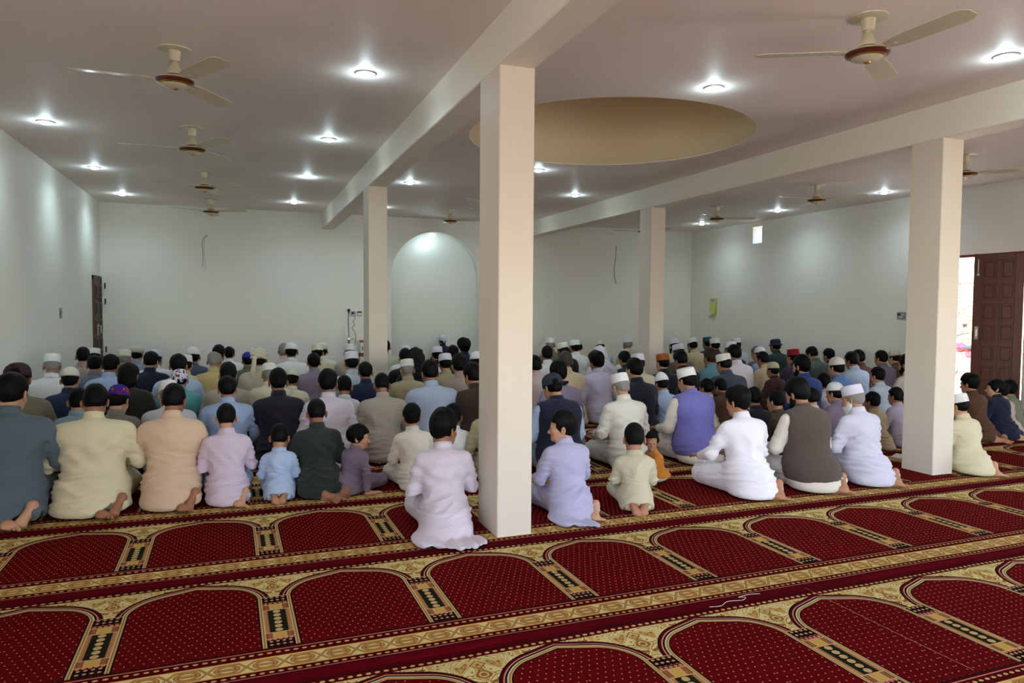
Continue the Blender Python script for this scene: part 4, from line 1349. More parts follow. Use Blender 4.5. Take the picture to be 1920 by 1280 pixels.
def hand_tmpl(h, _c={}):
    if h in _c: return _c[h]
    s = SDF((-.07, -.05, -.05), (.09, .20, .035), h)
    s.cap((0, -.04, 0), (0, .02, 0), .024, .026); s.ell((0, .05, 0), (.040, .052, .014), .02)
    for x, y0, L, r_ in ((-.030, .085, .066, .0085), (-.010, .092, .078, .009), (.011, .090, .072, .0088), (.030, .080, .054, .0078)):
        a = np.array((x, y0, .004)); b = a + np.array((x * .18, L * .45, -.004)); c = b + np.array((x * .1, L * .32, -.014)); d = c + np.array((0, L * .2, -.014))
        s.cap(a, b, r_ * 1.08, r_, .006); s.cap(b, c, r_, r_ * .95, .003); s.cap(c, d, r_ * .95, r_ * .82, .003)
    a = np.array((-.030, .022, -.002)); b = np.array((-.056, .050, -.010)); c = np.array((-.062, .082, -.018))
    s.cap(a, b, .0135, .0105, .01); s.cap(b, c, .0105, .0085, .003)
    _c[h] = lite(s.nets(1), .30 if h < .009 else .22); return _c[h]
def foot_tmpl(h, bent, _c={}):
    """heel at the origin, toes towards -y, sole facing +z (turned up)"""
    if (h, bent) in _c: return _c[(h, bent)]
    s = SDF((-.07, -.27, -.17), (.07, .06, .07), h)
    s.ell((0, .0, 0), (.036, .038, .038)); s.cap((0.003, -.02, -.004), (0.008, -.12, -.002), .027, .025, .025)
    s.ell((.004, -.148, .004), (.045, .036, .024), .025); s.ell((-.014, -.09, -.014), (.022, .05, .022), .02)
    s.cap((0, .0, -.015), (0, -.02, -.15), .034, .042, .03)
    s.cap((0, -.06, -.03), (0, -.13, -.012), .032, .024, .03)
    for i, (x, L, r_) in enumerate(((-.028, .052, .0135), (-.008, .048, .0095), (.009, .042, .009), (.024, .036, .0085), (.037, .028, .008))):
        a = np.array((x, -.175 + .012 * i * .6, .0)); b = a + np.array((x * .12, -L * .5, -.004)); c = b + (np.array((0, .004, -.034)) if bent else np.array((0, -L * .45, .006)))
        s.cap(a, b, r_ * .95, r_ * .9, .006); s.cap(b, c, r_ * .9, r_ * .95, .003)
    _c[(h, bent)] = lite(s.nets(1), .34 if h < .009 else .3); return _c[(h, bent)]

def eye_mesh(_c={}):
    if 'm' in _c: return _c['m']
    mb = MB().lathe([(.0003, -.0125), (.006, -.011), (.0105, -.0068), (.0125, 0), (.0112, .0056), (.0093, .0084), (.0062, .0109), (.0032, .0121), (.0003, .0125)], 16)
    me = mb.mesh('eye', True)
    for m in (M_EYEW, M_IRIS, M_PUPIL): me.materials.append(m)
    for p in me.polygons:
        z = sum(me.vertices[i].co.z for i in p.vertices) / len(p.vertices)
        p.material_index = 2 if z > .0116 else (1 if z > .0092 else 0)
    _c['m'] = me
    return me
M_EYEW = plain('eye_white', (226, 222, 216), .15, var=.01); M_IRIS = plain('iris_brown', (52, 32, 20), .12); M_PUPIL = plain('pupil', (8, 8, 8), .1)

def folds(V, N, seed, amp, kind):
    r = np.random.default_rng(seed)
    x, y, z = V.T
    d = np.zeros(len(V))
    # slack cloth bunching low on the back
    for _ in range(4):
        lam = r.uniform(.05, .10); ph = r.uniform(0, 6.28); sl = r.uniform(-.45, .45)
        w = z / lam + sl * x / .12 + .55 * np.sin(x * r.uniform(7, 14) + r.uniform(0, 6.28)) + .4 * np.sin(z * 18 + r.uniform(0, 6)) + y * 3
        c = (1 - np.abs(np.sin(PI * w + ph))) ** 1.25
        gate = .5 + .5 * np.sin(x * r.uniform(5, 11) + z * r.uniform(-9, 9) + r.uniform(0, 6.28))
        d += 1.05 * (c - .38) * gate * np.exp(-((z - r.uniform(.12, .30)) / .10) ** 2)
    # drag lines from the shoulders and armholes
    for _ in range(4):
        lam = r.uniform(.09, .19); ph = r.uniform(0, 6.28); sg = r.choice([-1, 1])
        w = (x * r.uniform(.6, 1.0) + sg * z * r.uniform(.25, .8)) / lam + .3 * np.sin(z * 14 + ph)
        d += .38 * np.sin(2 * PI * w + ph) * np.exp(-((z - .44) / .12) ** 2) * (.35 + .65 * (.5 + .5 * np.sin(x * 6 + ph)))
    # sleeve creases
    sl_m = np.clip((np.abs(x) - .17) / .05, 0, 1)
    w = z / .052 + y / .10 + .5 * np.sin(y * 22 + seed)
    d += .8 * ((1 - np.abs(np.sin(PI * w))) ** 1.5 - .3) * sl_m * np.exp(-((z - .43) / .085) ** 2)
    top = np.clip((.60 - z) / .08, 0, 1)
    return V + N * (amp * d * top)[:, None]

KH = {'a': 1.0, 'y': 1.10, 'c': 1.24, 't': 1.36, 'lean': 1.30, 'peek': 1.34}
def person(i, rec):
    px, py, zt, kind, shirt, hw, hair, hyaw, label, ex = rec
    near = ex.get('lod', 2)            # 0 hero, 1 near, 2 far
    hs = KH[kind]
    w = ex.get('w', 1.0) * {'a': 1.0, 'y': .90, 'c': .84, 't': .84, 'lean': .84, 'peek': .84}[kind]
    r = random.Random(i * 7 + 3)
    byaw = rad(ex.get('byaw', r.uniform(-4, 4)))
    pitch = rad(ex.get('pitch', 15)); yaw = rad(hyaw)
    # unit figure: total sitting height about .87
    nb = .87 - .255 * hs + .058                      # neck base height
    st = nb / .668
    nbv = np.array((0, .085, nb))
    piv = nbv + np.array((0, .020, .008 * hs))
    RH = rotz(yaw) @ rotx(-pitch)
    top = (piv + RH @ (np.array((0, 0, .245 if hw else .236)) * hs))[2]
    sc = zt / top
    hx = ex.get('hx', 0)
    root = empty('person', (px - (RH @ np.array((0, 0, .14)))[0] * hs * sc, py, 0.012), byaw)
    root.scale = (sc, sc, sc)
    tag(root, label, 'person', 'people kneeling in prayer rows')
    skin = SKINS[ex.get('skin', r.choice([0, 0, 1, 1, 2]))]
    toW = lambda V: (V * hs) @ RH.T + piv
    hv = {0: .0040, 1: .0062, 2: .0075}[near]
    # ---- garments
    g = {0: .0105, 1: .0112, 2: .020}[near]
    S = SDF((-.46 * max(w, .8), -.56, -.01), (.46 * max(w, .8), .62, nb + .05), g)
    Z = lambda z: z * st
    def torso(S, o=0.0):
        S.ell((0, .0, Z(.17)), (.205 * w + o, .19 + o, Z(.17) + o)); S.ell((0, -.10, Z(.13)), (.185 * w + o, .155 + o, Z(.15) + o), .07)
        S.ell((0, .035, Z(.37)), (.172 * w + o, .145 + o, Z(.20) + o), .08)
        S.ell((0, .05, Z(.50)), (.178 * w + o, .118 + o, Z(.13) + o), .08)
        S.cap((-.135 * w, .055, Z(.555)), (.135 * w, .055, Z(.555)), .068 + o, k=.07)
        S.ell((0, .018, Z(.49)), (.165 * w + o, .095 + o, Z(.13) + o), .06)
        S.cap((0, .065, Z(.565)), nbv, .088 + o, .050 * hs + o * .5, .06)
        S.ell((.085 * w, .06, Z(.59)), (.085 * w + o, .06 + o, .035 + o), .05); S.ell((-.085 * w, .06, Z(.59)), (.085 * w + o, .06 + o, .035 + o), .05)
    torso(S)
    vest = None
    if ex.get('vest'):
        Vs = SDF((-.36, -.40, 0.0), (.36, .32, nb + .05), g)
        torso(Vs, .022)
        X_, Y_, Z_ = Vs.grid()
        for sx in (-1, 1):
            Vs.cap((sx * .205 * w, .065, Z(.56)), (sx * .235 * w, .075, Z(.40)), .066, .058, .012, 'sub')
            Vs.cap((sx * .235 * w, .075, Z(.40)), (sx * .28 * w, .12, Z(.30)), .058, .05, .012, 'sub')
        Vs.cut(Z(.085) - Z_ + .02 * np.sin(X_ * 9)); Vs.cut(Z_ - (nb + .012) + 0 * X_ + 0 * Y_)
        Vs.cut(Y_ - .19 + 0 * X_ + 0 * Z_)
        VV, FV = Vs.nets(1)
        VV = folds(VV, vnormals(VV, FV), i, .0035, kind)
        vest = (VV, FV)
    wr = {}
    for sx in (-1, 1):
        sh = np.array((sx * .178 * w, .062, Z(.553))); el = np.array((sx * (.232 * w + .012), .105 + r.uniform(-.02, .02), Z(.325))); hd = np.array((sx * .165 * w, .345, Z(.285)))
        if kind == 'lean' and sx > 0:
            el = np.array((.25, .02, Z(.30))); hd = np.array((.27, .0, .075))
        if kind == 'peek':
            el = np.array((sx * .20, .16, Z(.30))); hd = np.array((sx * .07, .30, Z(.42)))
        if ex.get('knee') and sx < 0:
            el = np.array((-.275, .14, Z(.34))); hd = np.array((-.20, .37, Z(.275)))
        S.cap(sh, el, .064, .058, .035); S.cap(el, hd, .058, .045, .02)
        wr[sx] = (el, hd)
    # lap and skirt
    for sx in (-1, 1) if kind != 'peek' else ():
        S.cap((sx * .095 * w, .02, Z(.14)), (sx * .14 * w, .36, Z(.12)), .105, .10, .05)
    tail = ex.get('flare')
    S.ell((0, -.09, .05), (.215 * w, .215, .085), .06)
    if tail:
        S.ell((.07, -.33, .012), (.20, .17, .030), .04); S.ell((-.16, -.20, .02), (.12, .2, .04), .04)
    X, Y, ZZ = S.grid()
    foot = ex.get('foot', 0)
    hem = .014 + .0 * X
    if foot in (1, 3): hem = hem + .085 * np.clip((X - .03) / .12, 0, 1) * np.clip((-.05 - Y) / .12, 0, 1)
    if foot == 2: hem = hem + .10 * np.clip((-.12 - Y) / .10, 0, 1) + 0 * X
    if kind == 'peek': hem = Z(.13) + .0 * X
    if near < 2 and kind != 'peek':
        inner = np.maximum(S.D + .028, ZZ - .11)
        S.D = np.maximum(S.D, -inner)
    S.cut((hem - ZZ).astype(np.float32))
    V, F = S.nets(1)
    N = vnormals(V, F)
    V = folds(V, N, i + 11, (.006 if ex.get('vest') else .0155 if near < 2 else .008) * (1.15 if tail else 1), kind)
    if tail:
        m = np.clip((.07 - V[:, 2]) / .05, 0, 1) * np.clip((-.22 - V[:, 1]) / .05, 0, 1)
        V = V + N * (m * .012 * np.sin(V[:, 0] * 55 + 14 * V[:, 1]))[:, None]
    V[:, 2] = np.maximum(V[:, 2], .003)
    cm = cloth(shirt)
    slim(link('kameez', mk('kameez', V, [F]), cm, root), .36 if near < 2 else .45)
    if vest is not None: slim(link('waistcoat', mk('waistcoat', vest[0], [vest[1]]), cloth(ex['vest']), root), .4)
    # collar
    cr = .055 * hs + .008
    Mx = Matrix.Translation(tuple(nbv + np.array((0, .002, -.006)))) @ Matrix.Rotation(-rad(16), 4, 'X')
    mb = MB().lathe([(cr + .014, -.020), (cr + .007, .004), (cr + .002, .034), (cr - .003, .0345), (cr - .004, .0)], 26, 1.02, M=Mx, close=False)
    link('collar', mb.mesh('collar', True), cloth(ex['vest']) if ex.get('vest') else cm, root)
    # trousers
    if near < 2:
        P = SDF((-.36, -.42, -.01), (.36, .60, .30), .0145)
        for sx in (-1, 1):
            if kind == 'peek':
                P.cap((sx * .10, .02, .13), (sx * .13, .33, .27), .10, .08, .03); P.cap((sx * .13, .33, .26), (sx * .11, .26, .06), .078, .062, .03)
                continue
            P.cap((sx * .10 * w, .0, Z(.15)), (sx * (.155 * w + .03 * (kind != 'a')), .43, .115), .10, .088, .03)
            P.cap((sx * .15 * w, .44, .075), (sx * .11 * w, -.14, .070), .068, .060, .03)
            if foot in (1, 3) and sx > 0: P.cap((.13 * w, -.06, .08), (.165 * w, -.19, .085), .062, .055, .04)
        P.ell((0, -.03, .11), (.17 * w, .17, .10), .05)
        VP, FP = P.nets(1)
        NP = vnormals(VP, FP)
        VP = VP + NP * (.005 * np.sin(VP[:, 1] * 34 + 30 * VP[:, 0] + 3 * np.sin(VP[:, 0] * 26 + VP[:, 2] * 30 + i)) * np.clip(VP[:, 2] / .1, 0, 1))[:, None]
        VP[:, 2] = np.maximum(VP[:, 2], .004)
        slim(link('trousers', mk('trousers', VP, [FP]), cloth(ex.get('shal', shirt)), root), .4)
    # ---- body: one mesh with head, neck, trunk, limbs, hands and feet
    parts = []
    HV, HF = head_tmpl(hv, near == 0)
    parts.append((toW(HV), HF))
    B = SDF((-.40, -.30, .03), (.40, .55, nb + .05), .032)
    B.ell((0, .0, Z(.19)), (.15 * w, .13, Z(.13))); B.ell((0, .05, Z(.42)), (.13 * w, .085, Z(.20)), .06)
    B.cap((-.12 * w, .058, Z(.55)), (.12 * w, .058, Z(.55)), .045, k=.05); B.cap((0, .07, Z(.55)), piv, .055, .050 * hs, .04)
    for sx in (-1, 1):
        el, hd = wr[sx]
        B.cap((sx * .17 * w, .062, Z(.55)), el, .042, .036, .03); B.cap(el, hd, .034, .026, .02)
        if kind == 'peek':
            B.cap((sx * .10, .02, .13), (sx * .13, .33, .27), .06, .05, .03); B.cap((sx * .13, .33, .26), (sx * .11, .26, .06), .045, .034, .02)
            continue
        B.cap((sx * .09 * w, .0, Z(.16)), (sx * .14 * w, .40, .11), .07, .06, .03); B.cap((sx * .14 * w, .42, .07), (sx * .10 * w, -.15, .06), .042, .034, .02)
    BV, BF = B.nets(2)
    parts.append((BV, BF))
    hh = {0: .0050, 1: .0060, 2: .0090}[near]
    for sx in (-1, 1):
        el, hd = wr[sx]
        HVv, HFf = hand_tmpl(hh)
        Vh = HVv.copy()
        if sx < 0: Vh[:, 0] *= -1; HFf = HFf[:, ::-1]
        f_ = hd - el; f_ = f_ / np.linalg.norm(f_)
        if kind == 'lean' and sx > 0:
            yv = np.array((.35, .93, -.06)); zc_ = np.array((0, 0, 1.))
        elif kind == 'peek':
            yv = np.array((-.5 * sx, .5, .7)); zc_ = np.array((0, 1., 0))
        else:
            yv = np.array((f_[0] * .6, .95, -.12)); zc_ = np.array((0, 0, 1.))
        yv = yv / np.linalg.norm(yv); xv = np.cross(yv, zc_); xv /= np.linalg.norm(xv); zv = np.cross(xv, yv)
        base = hd + yv * .035 + (np.array((0, 0, -.050)) if kind == 'lean' and sx > 0 else 0)
        if kind != 'lean' and kind != 'peek': base[2] = max(base[2], Z(.12) + .118)
        parts.append((base + (Vh * hs) @ np.array([xv, yv, zv]), HFf))
    def put_foot(loc, rot, mirror=False, bent=False, size=1.0):
        fv, ff = foot_tmpl({0: .0055, 1: .0065, 2: .012}[near], bent)
        fv = fv * (size * (1 + (hs - 1) * .45))
        if mirror: fv = fv * np.array((-1, 1, 1)); ff = ff[:, ::-1]
        fv = fv @ rot.T + np.array(loc)
        fv[:, 2] = np.maximum(fv[:, 2], .002)
        parts.append((fv, ff))
    ft = ex.get('ft', 0)
    if foot == 1:      # right foot propped on bent toes, left foot tucked flat
        put_foot((.175 * w, -.205, .128), rotz(rad(-8 + ft)) @ roty(rad(22)) @ rotx(rad(50)), False, True, .80)
        put_foot((.03 * w, -.17, .062), rotz(rad(28)) @ rotx(rad(10)), True)
    elif kind == 'peek':
        put_foot((.11, .22, .04), rotz(PI) @ roty(PI)); put_foot((-.11, .22, .04), rotz(PI) @ roty(PI), True)
    elif foot == 2:
        put_foot((.075, -.15, .150), rotz(rad(-20)) @ rotx(rad(42)), False, True); put_foot((-.075, -.15, .150), rotz(rad(20)) @ rotx(rad(42)), True, True)
    elif foot == 3:
        put_foot((.02, -.275, .055), rotz(rad(64)) @ rotx(rad(10)), False, size=.92); put_foot((.22, -.245, .062), rotz(rad(-38)) @ rotx(rad(16)), True)
    else:
        fy_ = -.02 if tail else -.10
        put_foot((.10 * w, fy_, .062), rotx(rad(12)), size=.9); put_foot((-.10 * w, fy_, .062), rotx(rad(12)), True, size=.9)
    off = 0; VV = []; FF = []
    for a, b in parts:
        VV.append(a); FF.append(np.asarray(b) + off); off += len(a)
    VV = np.concatenate(VV)
    VV[:, 2] = np.maximum(VV[:, 2], .0)
    link('body', mk('body', VV, FF), skin, root)
    # ---- hair, beard, headwear
    hm = {'grey': 'grey'}.get(hair[:4], 'black')
    if hair == 'greydark': hm = 'greydark'
    if hair == 'brownfull': hm = 'brown'
    hh = {0: .0065, 1: .0075, 2: .0095}[near]
    form = CAPS[hw][0] if hw else None
    if form not in ('hood',):
        a, b = hair_tmpl(hair if not (hw and hair in ('full', 'bowl') and form != 'bandana') else 'short', hh, i % 5 if near < 2 else i % 2)
        a = a.copy()
        if form in ('kufi', 'skull', 'peak', 'puff', 'ball', 'brim', 'bucket', 'bandana', 'turban'):
            # hair pressed down under the cap
            d = a - HC
            m = np.clip((a[:, 2] - {'kufi': .128, 'bandana': .066, 'ball': .086, 'brim': .086, 'bucket': .112, 'puff': .116, 'turban': .085}.get(form, .128)) / .02, 0, 1)
            q = np.sqrt((d[:, 0] / .0765) ** 2 + (d[:, 1] / .098) ** 2 + (d[:, 2] / .0925) ** 2)
            a = HC + d * (1 + m * (np.minimum(q, 1.02) / q - 1))[:, None]
        link('hair', mk('hair', toW(a), [b]), HAIRM[hm], root)
    if ex.get('beard'):
        a, b = beard_tmpl(ex['beard'], .006 if near < 2 else .009)
        link('beard', mk('beard', toW(a), [b]), HAIRM[ex['beard']], root)
    if hw:
        form, cc, pat = CAPS[hw]
        a, b = turban_tmpl() if form == 'turban' else hood_tmpl() if form == 'hood' else cap_tmpl(form)
        tilt = {'kufi_tilt': (.16, -.20), 'kufi_lav': (-.03, 0)}.get(hw, (r.uniform(-.02, .10), r.uniform(-.05, .05)))
        if form in ('kufi', 'skull', 'puff', 'peak'):
            c0 = np.array((0, -.005, .15))
            a = (a - c0) @ (rotx(tilt[0]) @ roty(tilt[1])).T + c0
        if form == 'ball': a = a @ rotz(rad(-28)).T if False else (a - HC) @ rotz(rad(32)).T + HC
        if form == 'brim': a = (a - HC) @ rotz(rad(50)).T + HC
        nm = {'kufi': 'prayer_cap', 'skull': 'skullcap', 'peak': 'skullcap', 'puff': 'prayer_cap', 'ball': 'peaked_cap', 'brim': 'peaked_cap', 'bucket': 'bucket_hat', 'bandana': 'bandana', 'turban': 'turban', 'hood': 'shawl'}[form]
        me = mk(nm, toW(a), b)
        if form in ('kufi', 'bucket'): me.set_sharp_from_angle(angle=rad(50))
        link(nm, me, capmat('cap_' + hw, cc, pat), root)
    if near == 0:
        for sx in (-1, 1):
            e = link('eye', eye_mesh(), None, root)
            p = toW(np.array([[sx * .031, .0885, .093]]))[0]
            R3 = RH @ rotx(-PI / 2) if False else RH @ np.array([[1, 0, 0], [0, 0, 1], [0, -1, 0]])
            M4 = np.eye(4); M4[:3, :3] = R3 * hs; M4[:3, 3] = p
            e.matrix_local = Matrix(M4.tolist())
            P_ = toW(np.array([(sx * .012, .099, .1135), (sx * .024, .0985, .1175), (sx * .036, .0935, .117), (sx * .047, .084, .1125)]))
            link('eyebrow', MB().tube(P_, [.0025 * hs, .0036 * hs, .0032 * hs, .0012 * hs], 6).mesh('eyebrow', True), HAIRM['black'], root)
        P_ = toW(np.array([(-.017, .1012, .0352), (-.008, .1052, .0350), (0, .1060, .0345), (.008, .1052, .0350), (.017, .1012, .0352)]))
        link('lips', MB().tube(P_, [.0012 * hs, .0034 * hs, .0036 * hs, .0034 * hs, .0012 * hs], 6).mesh('lips', True), M_LIP, root)
    return root
M_LIP = plain('lip_tone', (150, 88, 76), .45)
PEOPLE = [
 (-1.458, 5.631, 0.965, 'a', 'tealgrey', '', 'short', -8, 'kneeling person in dark teal-grey kameez with bare black hair against the left edge', {'w': 1.12, 'foot': 1, 'lod': 1}),
 (-0.967, 5.692, 0.847, 'a', 'cream', '', 'short', 0, 'broad kneeling person in pale cream kameez with right heel showing under the hem', {'w': 1.22, 'pitch': 34, 'foot': 1, 'lod': 1}),
 (-0.455, 5.689, 0.837, 'a', 'peach', '', 'short', -10, 'kneeling person in peach kameez with bowed black-haired head and crossed bare feet', {'w': 1.0, 'pitch': 30, 'foot': 1, 'lod': 1}),
 (-0.094, 5.647, 0.707, 'y', 'lilac', '', 'crop', 0, 'boy in pale lilac shirt with short cropped hair and bare right foot', {'pitch': 12, 'foot': 1, 'shal': 'skyblue', 'lod': 1}),
 (0.275, 5.596, 0.548, 't', 'paleblue', '', 'crop', -14, 'smallest boy in pale blue outfit kneeling before the navy suited person', {'pitch': 14, 'foot': 2, 'lod': 1}),
 (0.558, 5.651, 0.718, 'y', 'darkgreen', '', 'crop', 0, 'youth in dark green-black kameez with both bare soles turned up behind', {'w': 1.05, 'pitch': 12, 'foot': 3, 'lod': 1}),
 (0.813, 5.588, 0.52, 'lean', 'purplegrey', '', 'bowl', -53, 'small boy in purple-grey suit leaning on one hand and looking sideways', {'pitch': 8, 'skin': 2, 'byaw': -50, 'lod': 0}),
 (1.296, 5.578, 0.647, 'y', 'offwhite', '', 'full', -4, 'boy in off-white kameez kneeling upright between grey kameez person and striped lilac shirt', {'pitch': 12, 'shal': 'offwhite', 'lod': 1}),
 (1.226, 4.406, 0.765, 'y', 'lilacwhite', '', 'full', -46, 'boy in pale lilac kameez nearest the big pillar, face turned away to one side', {'w': 1.04, 'pitch': 6, 'flare': 1, 'byaw': -6, 'lod': 1}),
 (1.685, 5.768, 0.614, 'c', 'white', '', 'short', -10, 'small child in white shirt mostly hidden behind the boy at the big pillar', {'pitch': 12, 'lod': 1}),
 (1.994, 5.65, 0.715, 'a', 'khaki', '', 'short', 0, 'youth in khaki shirt almost fully hidden by the big pillar', {'pitch': 20, 'lod': 1}),
 (2.132, 4.508, 0.707, 'y', 'lavender', '', 'full', 60, 'boy in lavender kameez beside the big pillar with face turned in profile', {'w': 1.05, 'pitch': 4, 'flare': 1, 'foot': 1, 'skin': 2, 'byaw': 3, 'lod': 0}),
 (2.653, 4.475, 0.607, 't', 'beige', '', 'crop', 0.0, 'toddler in beige kameez kneeling with both small soles showing', {'pitch': 8, 'foot': 2, 'byaw': -20, 'lod': 1}),
 (3.231, 5.112, 0.41, 'peek', 'orange', '', 'curly', 66, 'toddler in orange top and cream trousers peeking back towards the viewer', {'pitch': -2, 'shal': 'cream', 'byaw': 84, 'w': 1.45, 'lod': 0}),
 (3.677, 4.543, 0.818, 'a', 'purewhite', '', 'full', 13.3, 'person in bright white kameez kneeling with hand on knee and bare sole showing', {'pitch': 12, 'foot': 1, 'shal': 'purewhite', 'knee': 1, 'lod': 1}),
 (4.29, 4.555, 0.856, 'a', 'offwhite', '', 'full', 13.3, 'person in dark brown waistcoat over off-white sleeves, bare feet behind', {'vest': 'vestbrown', 'pitch': 22, 'foot': 1, 'shal': 'white', 'beard': 'black', 'lod': 1}),
 (4.866, 4.54, 0.806, 'a', 'lavwhite', 'kufi_lav', 'greyshort', 15.7, 'old person with long white beard, tall pale cap and pale lavender kameez', {'pitch': 16, 'foot': 1, 'beard': 'white', 'lod': 1}),
 (6.047, 4.503, 0.693, 'y', 'cream', 'kufi_white', 'short', 12.2, 'child in cream kameez and white cap behind the pillar nearest the open door', {'pitch': 15, 'foot': 1, 'lod': 1}),
 (2.602, 5.692, 0.847, 'a', 'paleblue', 'ball', 'short', 12, 'person in navy waistcoat and dark peaked cap worn backwards', {'vest': 'navy', 'pitch': 26, 'w': 1.05, 'lod': 1}),
 (3.277, 5.688, 0.833, 'a', 'creamwhite', 'kufi_white', 'greyshort', 6.3, 'grey-bearded person in cream-white kameez and tall white cap behind the toddlers', {'pitch': 22, 'beard': 'grey', 'lod': 1}),
 (4.015, 5.702, 0.876, 'a', 'offwhite', 'kufi_tilt', 'short', 5.2, 'person in violet-blue waistcoat with white sleeves and tilted white cap', {'vest': 'violet', 'pitch': 18, 'w': 1.08, 'shal': 'white', 'lod': 1}),
 (5.238, 6.861, 0.625, 'y', 'brown', '', 'short', 8.8, 'boy in brown kameez behind the violet-blue waistcoat', {'pitch': 15, 'lod': 1}),
 (5.11, 6.957, 0.613, 'c', 'beige', '', 'short', 12.2, 'child mostly hidden between violet-blue waistcoat and boy in brown', {'pitch': 15, 'lod': 1}),
 (4.706, 5.635, 0.668, 'y', 'black', '', 'short', 1.8, 'boy in black kameez just ahead of the bright white kameez', {'pitch': 12, 'lod': 1}),
 (4.968, 5.624, 0.635, 'c', 'olivebrown', '', 'crop', 9.8, 'boy in olive-brown kameez between black kameez and brown waistcoat', {'pitch': 8, 'lod': 1}),
 (5.411, 5.63, 0.652, 'c', 'cream', '', 'crop', 9.8, 'child in pale yellow collar mostly hidden by the brown waistcoat', {'pitch': 10, 'lod': 1}),
 (5.743, 5.642, 0.69, 'y', 'purplegrey', 'skull_white', 'short', 9.8, 'youth in purple-grey kameez and white skullcap beside the old bearded person', {'pitch': 10, 'lod': 1}),
 (6.198, 5.605, 0.575, 'c', 'tan', '', 'short', 9.8, "child in tan shirt just behind the old bearded person's shoulder", {'pitch': 12, 'lod': 1}),
 (6.537, 5.617, 0.613, 'y', 'mauve', '', 'short', 8.4, 'boy in pale mauve-grey suit kneeling before the tan lace-capped child', {'pitch': 8, 'lod': 1}),
 (6.807, 5.7, 0.56, 'c', 'tan', 'lace_white', 'short', 8.4, 'child in tan kameez and white lace cap half behind the door-side pillar', {'pitch': 12, 'lod': 1}),
 (7.703, 5.652, 0.721, 'y', 'brown', '', 'full', 12.2, 'youth in rust-brown kameez between door-side pillar and navy boy', {'pitch': 8, 'foot': 3, 'lod': 1}),
 (8.079, 5.631, 0.655, 'y', 'navy', '', 'bowl', 40, 'boy in navy kameez in profile before the wooden door leaf', {'pitch': 2, 'foot': 3, 'skin': 2, 'lod': 0}),
 (8.311, 5.735, 0.606, 'c', 'pink', '', 'short', 14.0, 'child in pale pink shirt between navy boy and green shirted child', {'pitch': 8, 'foot': 3, 'lod': 1}),
 (8.59, 5.833, 0.6, 'c', 'greengrey', '', 'full', 15.7, 'child in sage green kameez nearest the open doorway', {'pitch': 8, 'foot': 3, 'lod': 1}),
 (9.313, 5.88, 0.496, 'y', 'darkbrown', '', 'short', 14.0, 'youth in dark brown clothing cut by the picture edge near the door', {'pitch': 8, 'lod': 1}),
 (-1.72, 6.864, 0.944, 'a', 'olivegrey', 'brim', 'short', 10, 'person in olive-brown kameez and patterned brimmed dark cap by the wall', {'pitch': 22, 'lod': 2}),
 (-1.275, 6.794, 0.727, 'y', 'lightteal', '', 'short', 0, 'youth in dusty light blue shirt between cream kameez and teal-grey kameez', {'pitch': 22, 'lod': 1}),
 (-0.942, 6.567, 0.768, 'y', 'greytaupe', 'cap_redblue', 'short', -15, 'youth in grey-taupe shirt with red and blue patterned cap behind cream kameez', {'pitch': 22, 'lod': 1}),
 (-1.03, 7.798, 0.865, 'a', 'oliveblack', '', 'long', 0, 'person with long black hair and near-black olive clothing', {'pitch': 15, 'lod': 2}),
 (-0.57, 6.572, 0.782, 'a', 'greywhite', 'kufi_white', 'greyshort', 12, 'person in pale grey kameez and white cap just behind peach kameez', {'pitch': 30, 'lod': 1}),
 (-0.1, 6.719, 0.806, 'a', 'skyblue', '', 'short', 0, 'broad person in light blue kameez directly behind the lilac shirted boy', {'pitch': 18, 'w': 1.05, 'lod': 1}),
 (0.328, 6.738, 0.863, 'a', 'darkpurple', '', 'short', 0, 'person in blackish purple coat behind the smallest boy', {'pitch': 16, 'w': 1.0, 'lod': 1}),
 (0.751, 6.592, 0.844, 'a', 'lilacwhite', '', 'full', 0, 'person in lilac-white shirt behind the dark green youth', {'pitch': 16, 'lod': 1}),
 (1.262, 6.717, 0.799, 'a', 'greybeige', '', 'crop', 0, 'person in warm grey kameez with full back visible before the small pillar', {'pitch': 20, 'w': 1.08, 'lod': 1}),
 (1.782, 6.849, 0.899, 'a', 'dustyblue', '', 'short', 0, 'broad person in dusty blue kameez beside the big pillar', {'pitch': 22, 'w': 1.12, 'lod': 2}),
 (2.218, 6.834, 0.852, 'a', 'darkbrown', '', 'full', 15, 'person in dark brown shawl half hidden by the big pillar', {'pitch': 22, 'lod': 2}),
 (-1.896, 8.898, 0.893, 'a', 'white', 'kufi_white', 'greyshort', 0, 'person in white kameez and flat white cap near the wall', {'pitch': 22, 'w': 1.05, 'lod': 2}),
 (-1.52, 7.788, 0.834, 'a', 'navyblue', 'skull_cream', 'short', 0, 'person in dark blue kameez and ribbed cream skullcap', {'pitch': 16, 'lod': 2}),
 (-1.614, 9.597, 0.829, 'a', 'bluegrey', '', 'short', 0, 'person in slate grey kameez ahead of the long-haired person', {'pitch': 18, 'lod': 2}),
 (-1.9, 10.582, 0.876, 'a', 'greypink', '', 'short', 0, 'person in dusty pink-brown kameez close to the carved side door', {'pitch': 16, 'lod': 2}),
 (-1.344, 8.893, 0.878, 'a', 'skyblue', '', 'short', -10, 'person in sky blue shirt half hidden behind slate grey kameez', {'pitch': 20, 'lod': 2}),
 (-1.9, 11.416, 0.827, 'a', 'paleblue', 'kufi_white', 'short', 0, 'person in pale blue kameez and white cap right in front of carved door', {'pitch': 16, 'lod': 2}),
 (-1.414, 10.455, 0.853, 'a', 'green', 'kufi_cream', 'greyshort', 0, 'person in sage green kameez and cream pillbox cap', {'pitch': 16, 'lod': 2}),
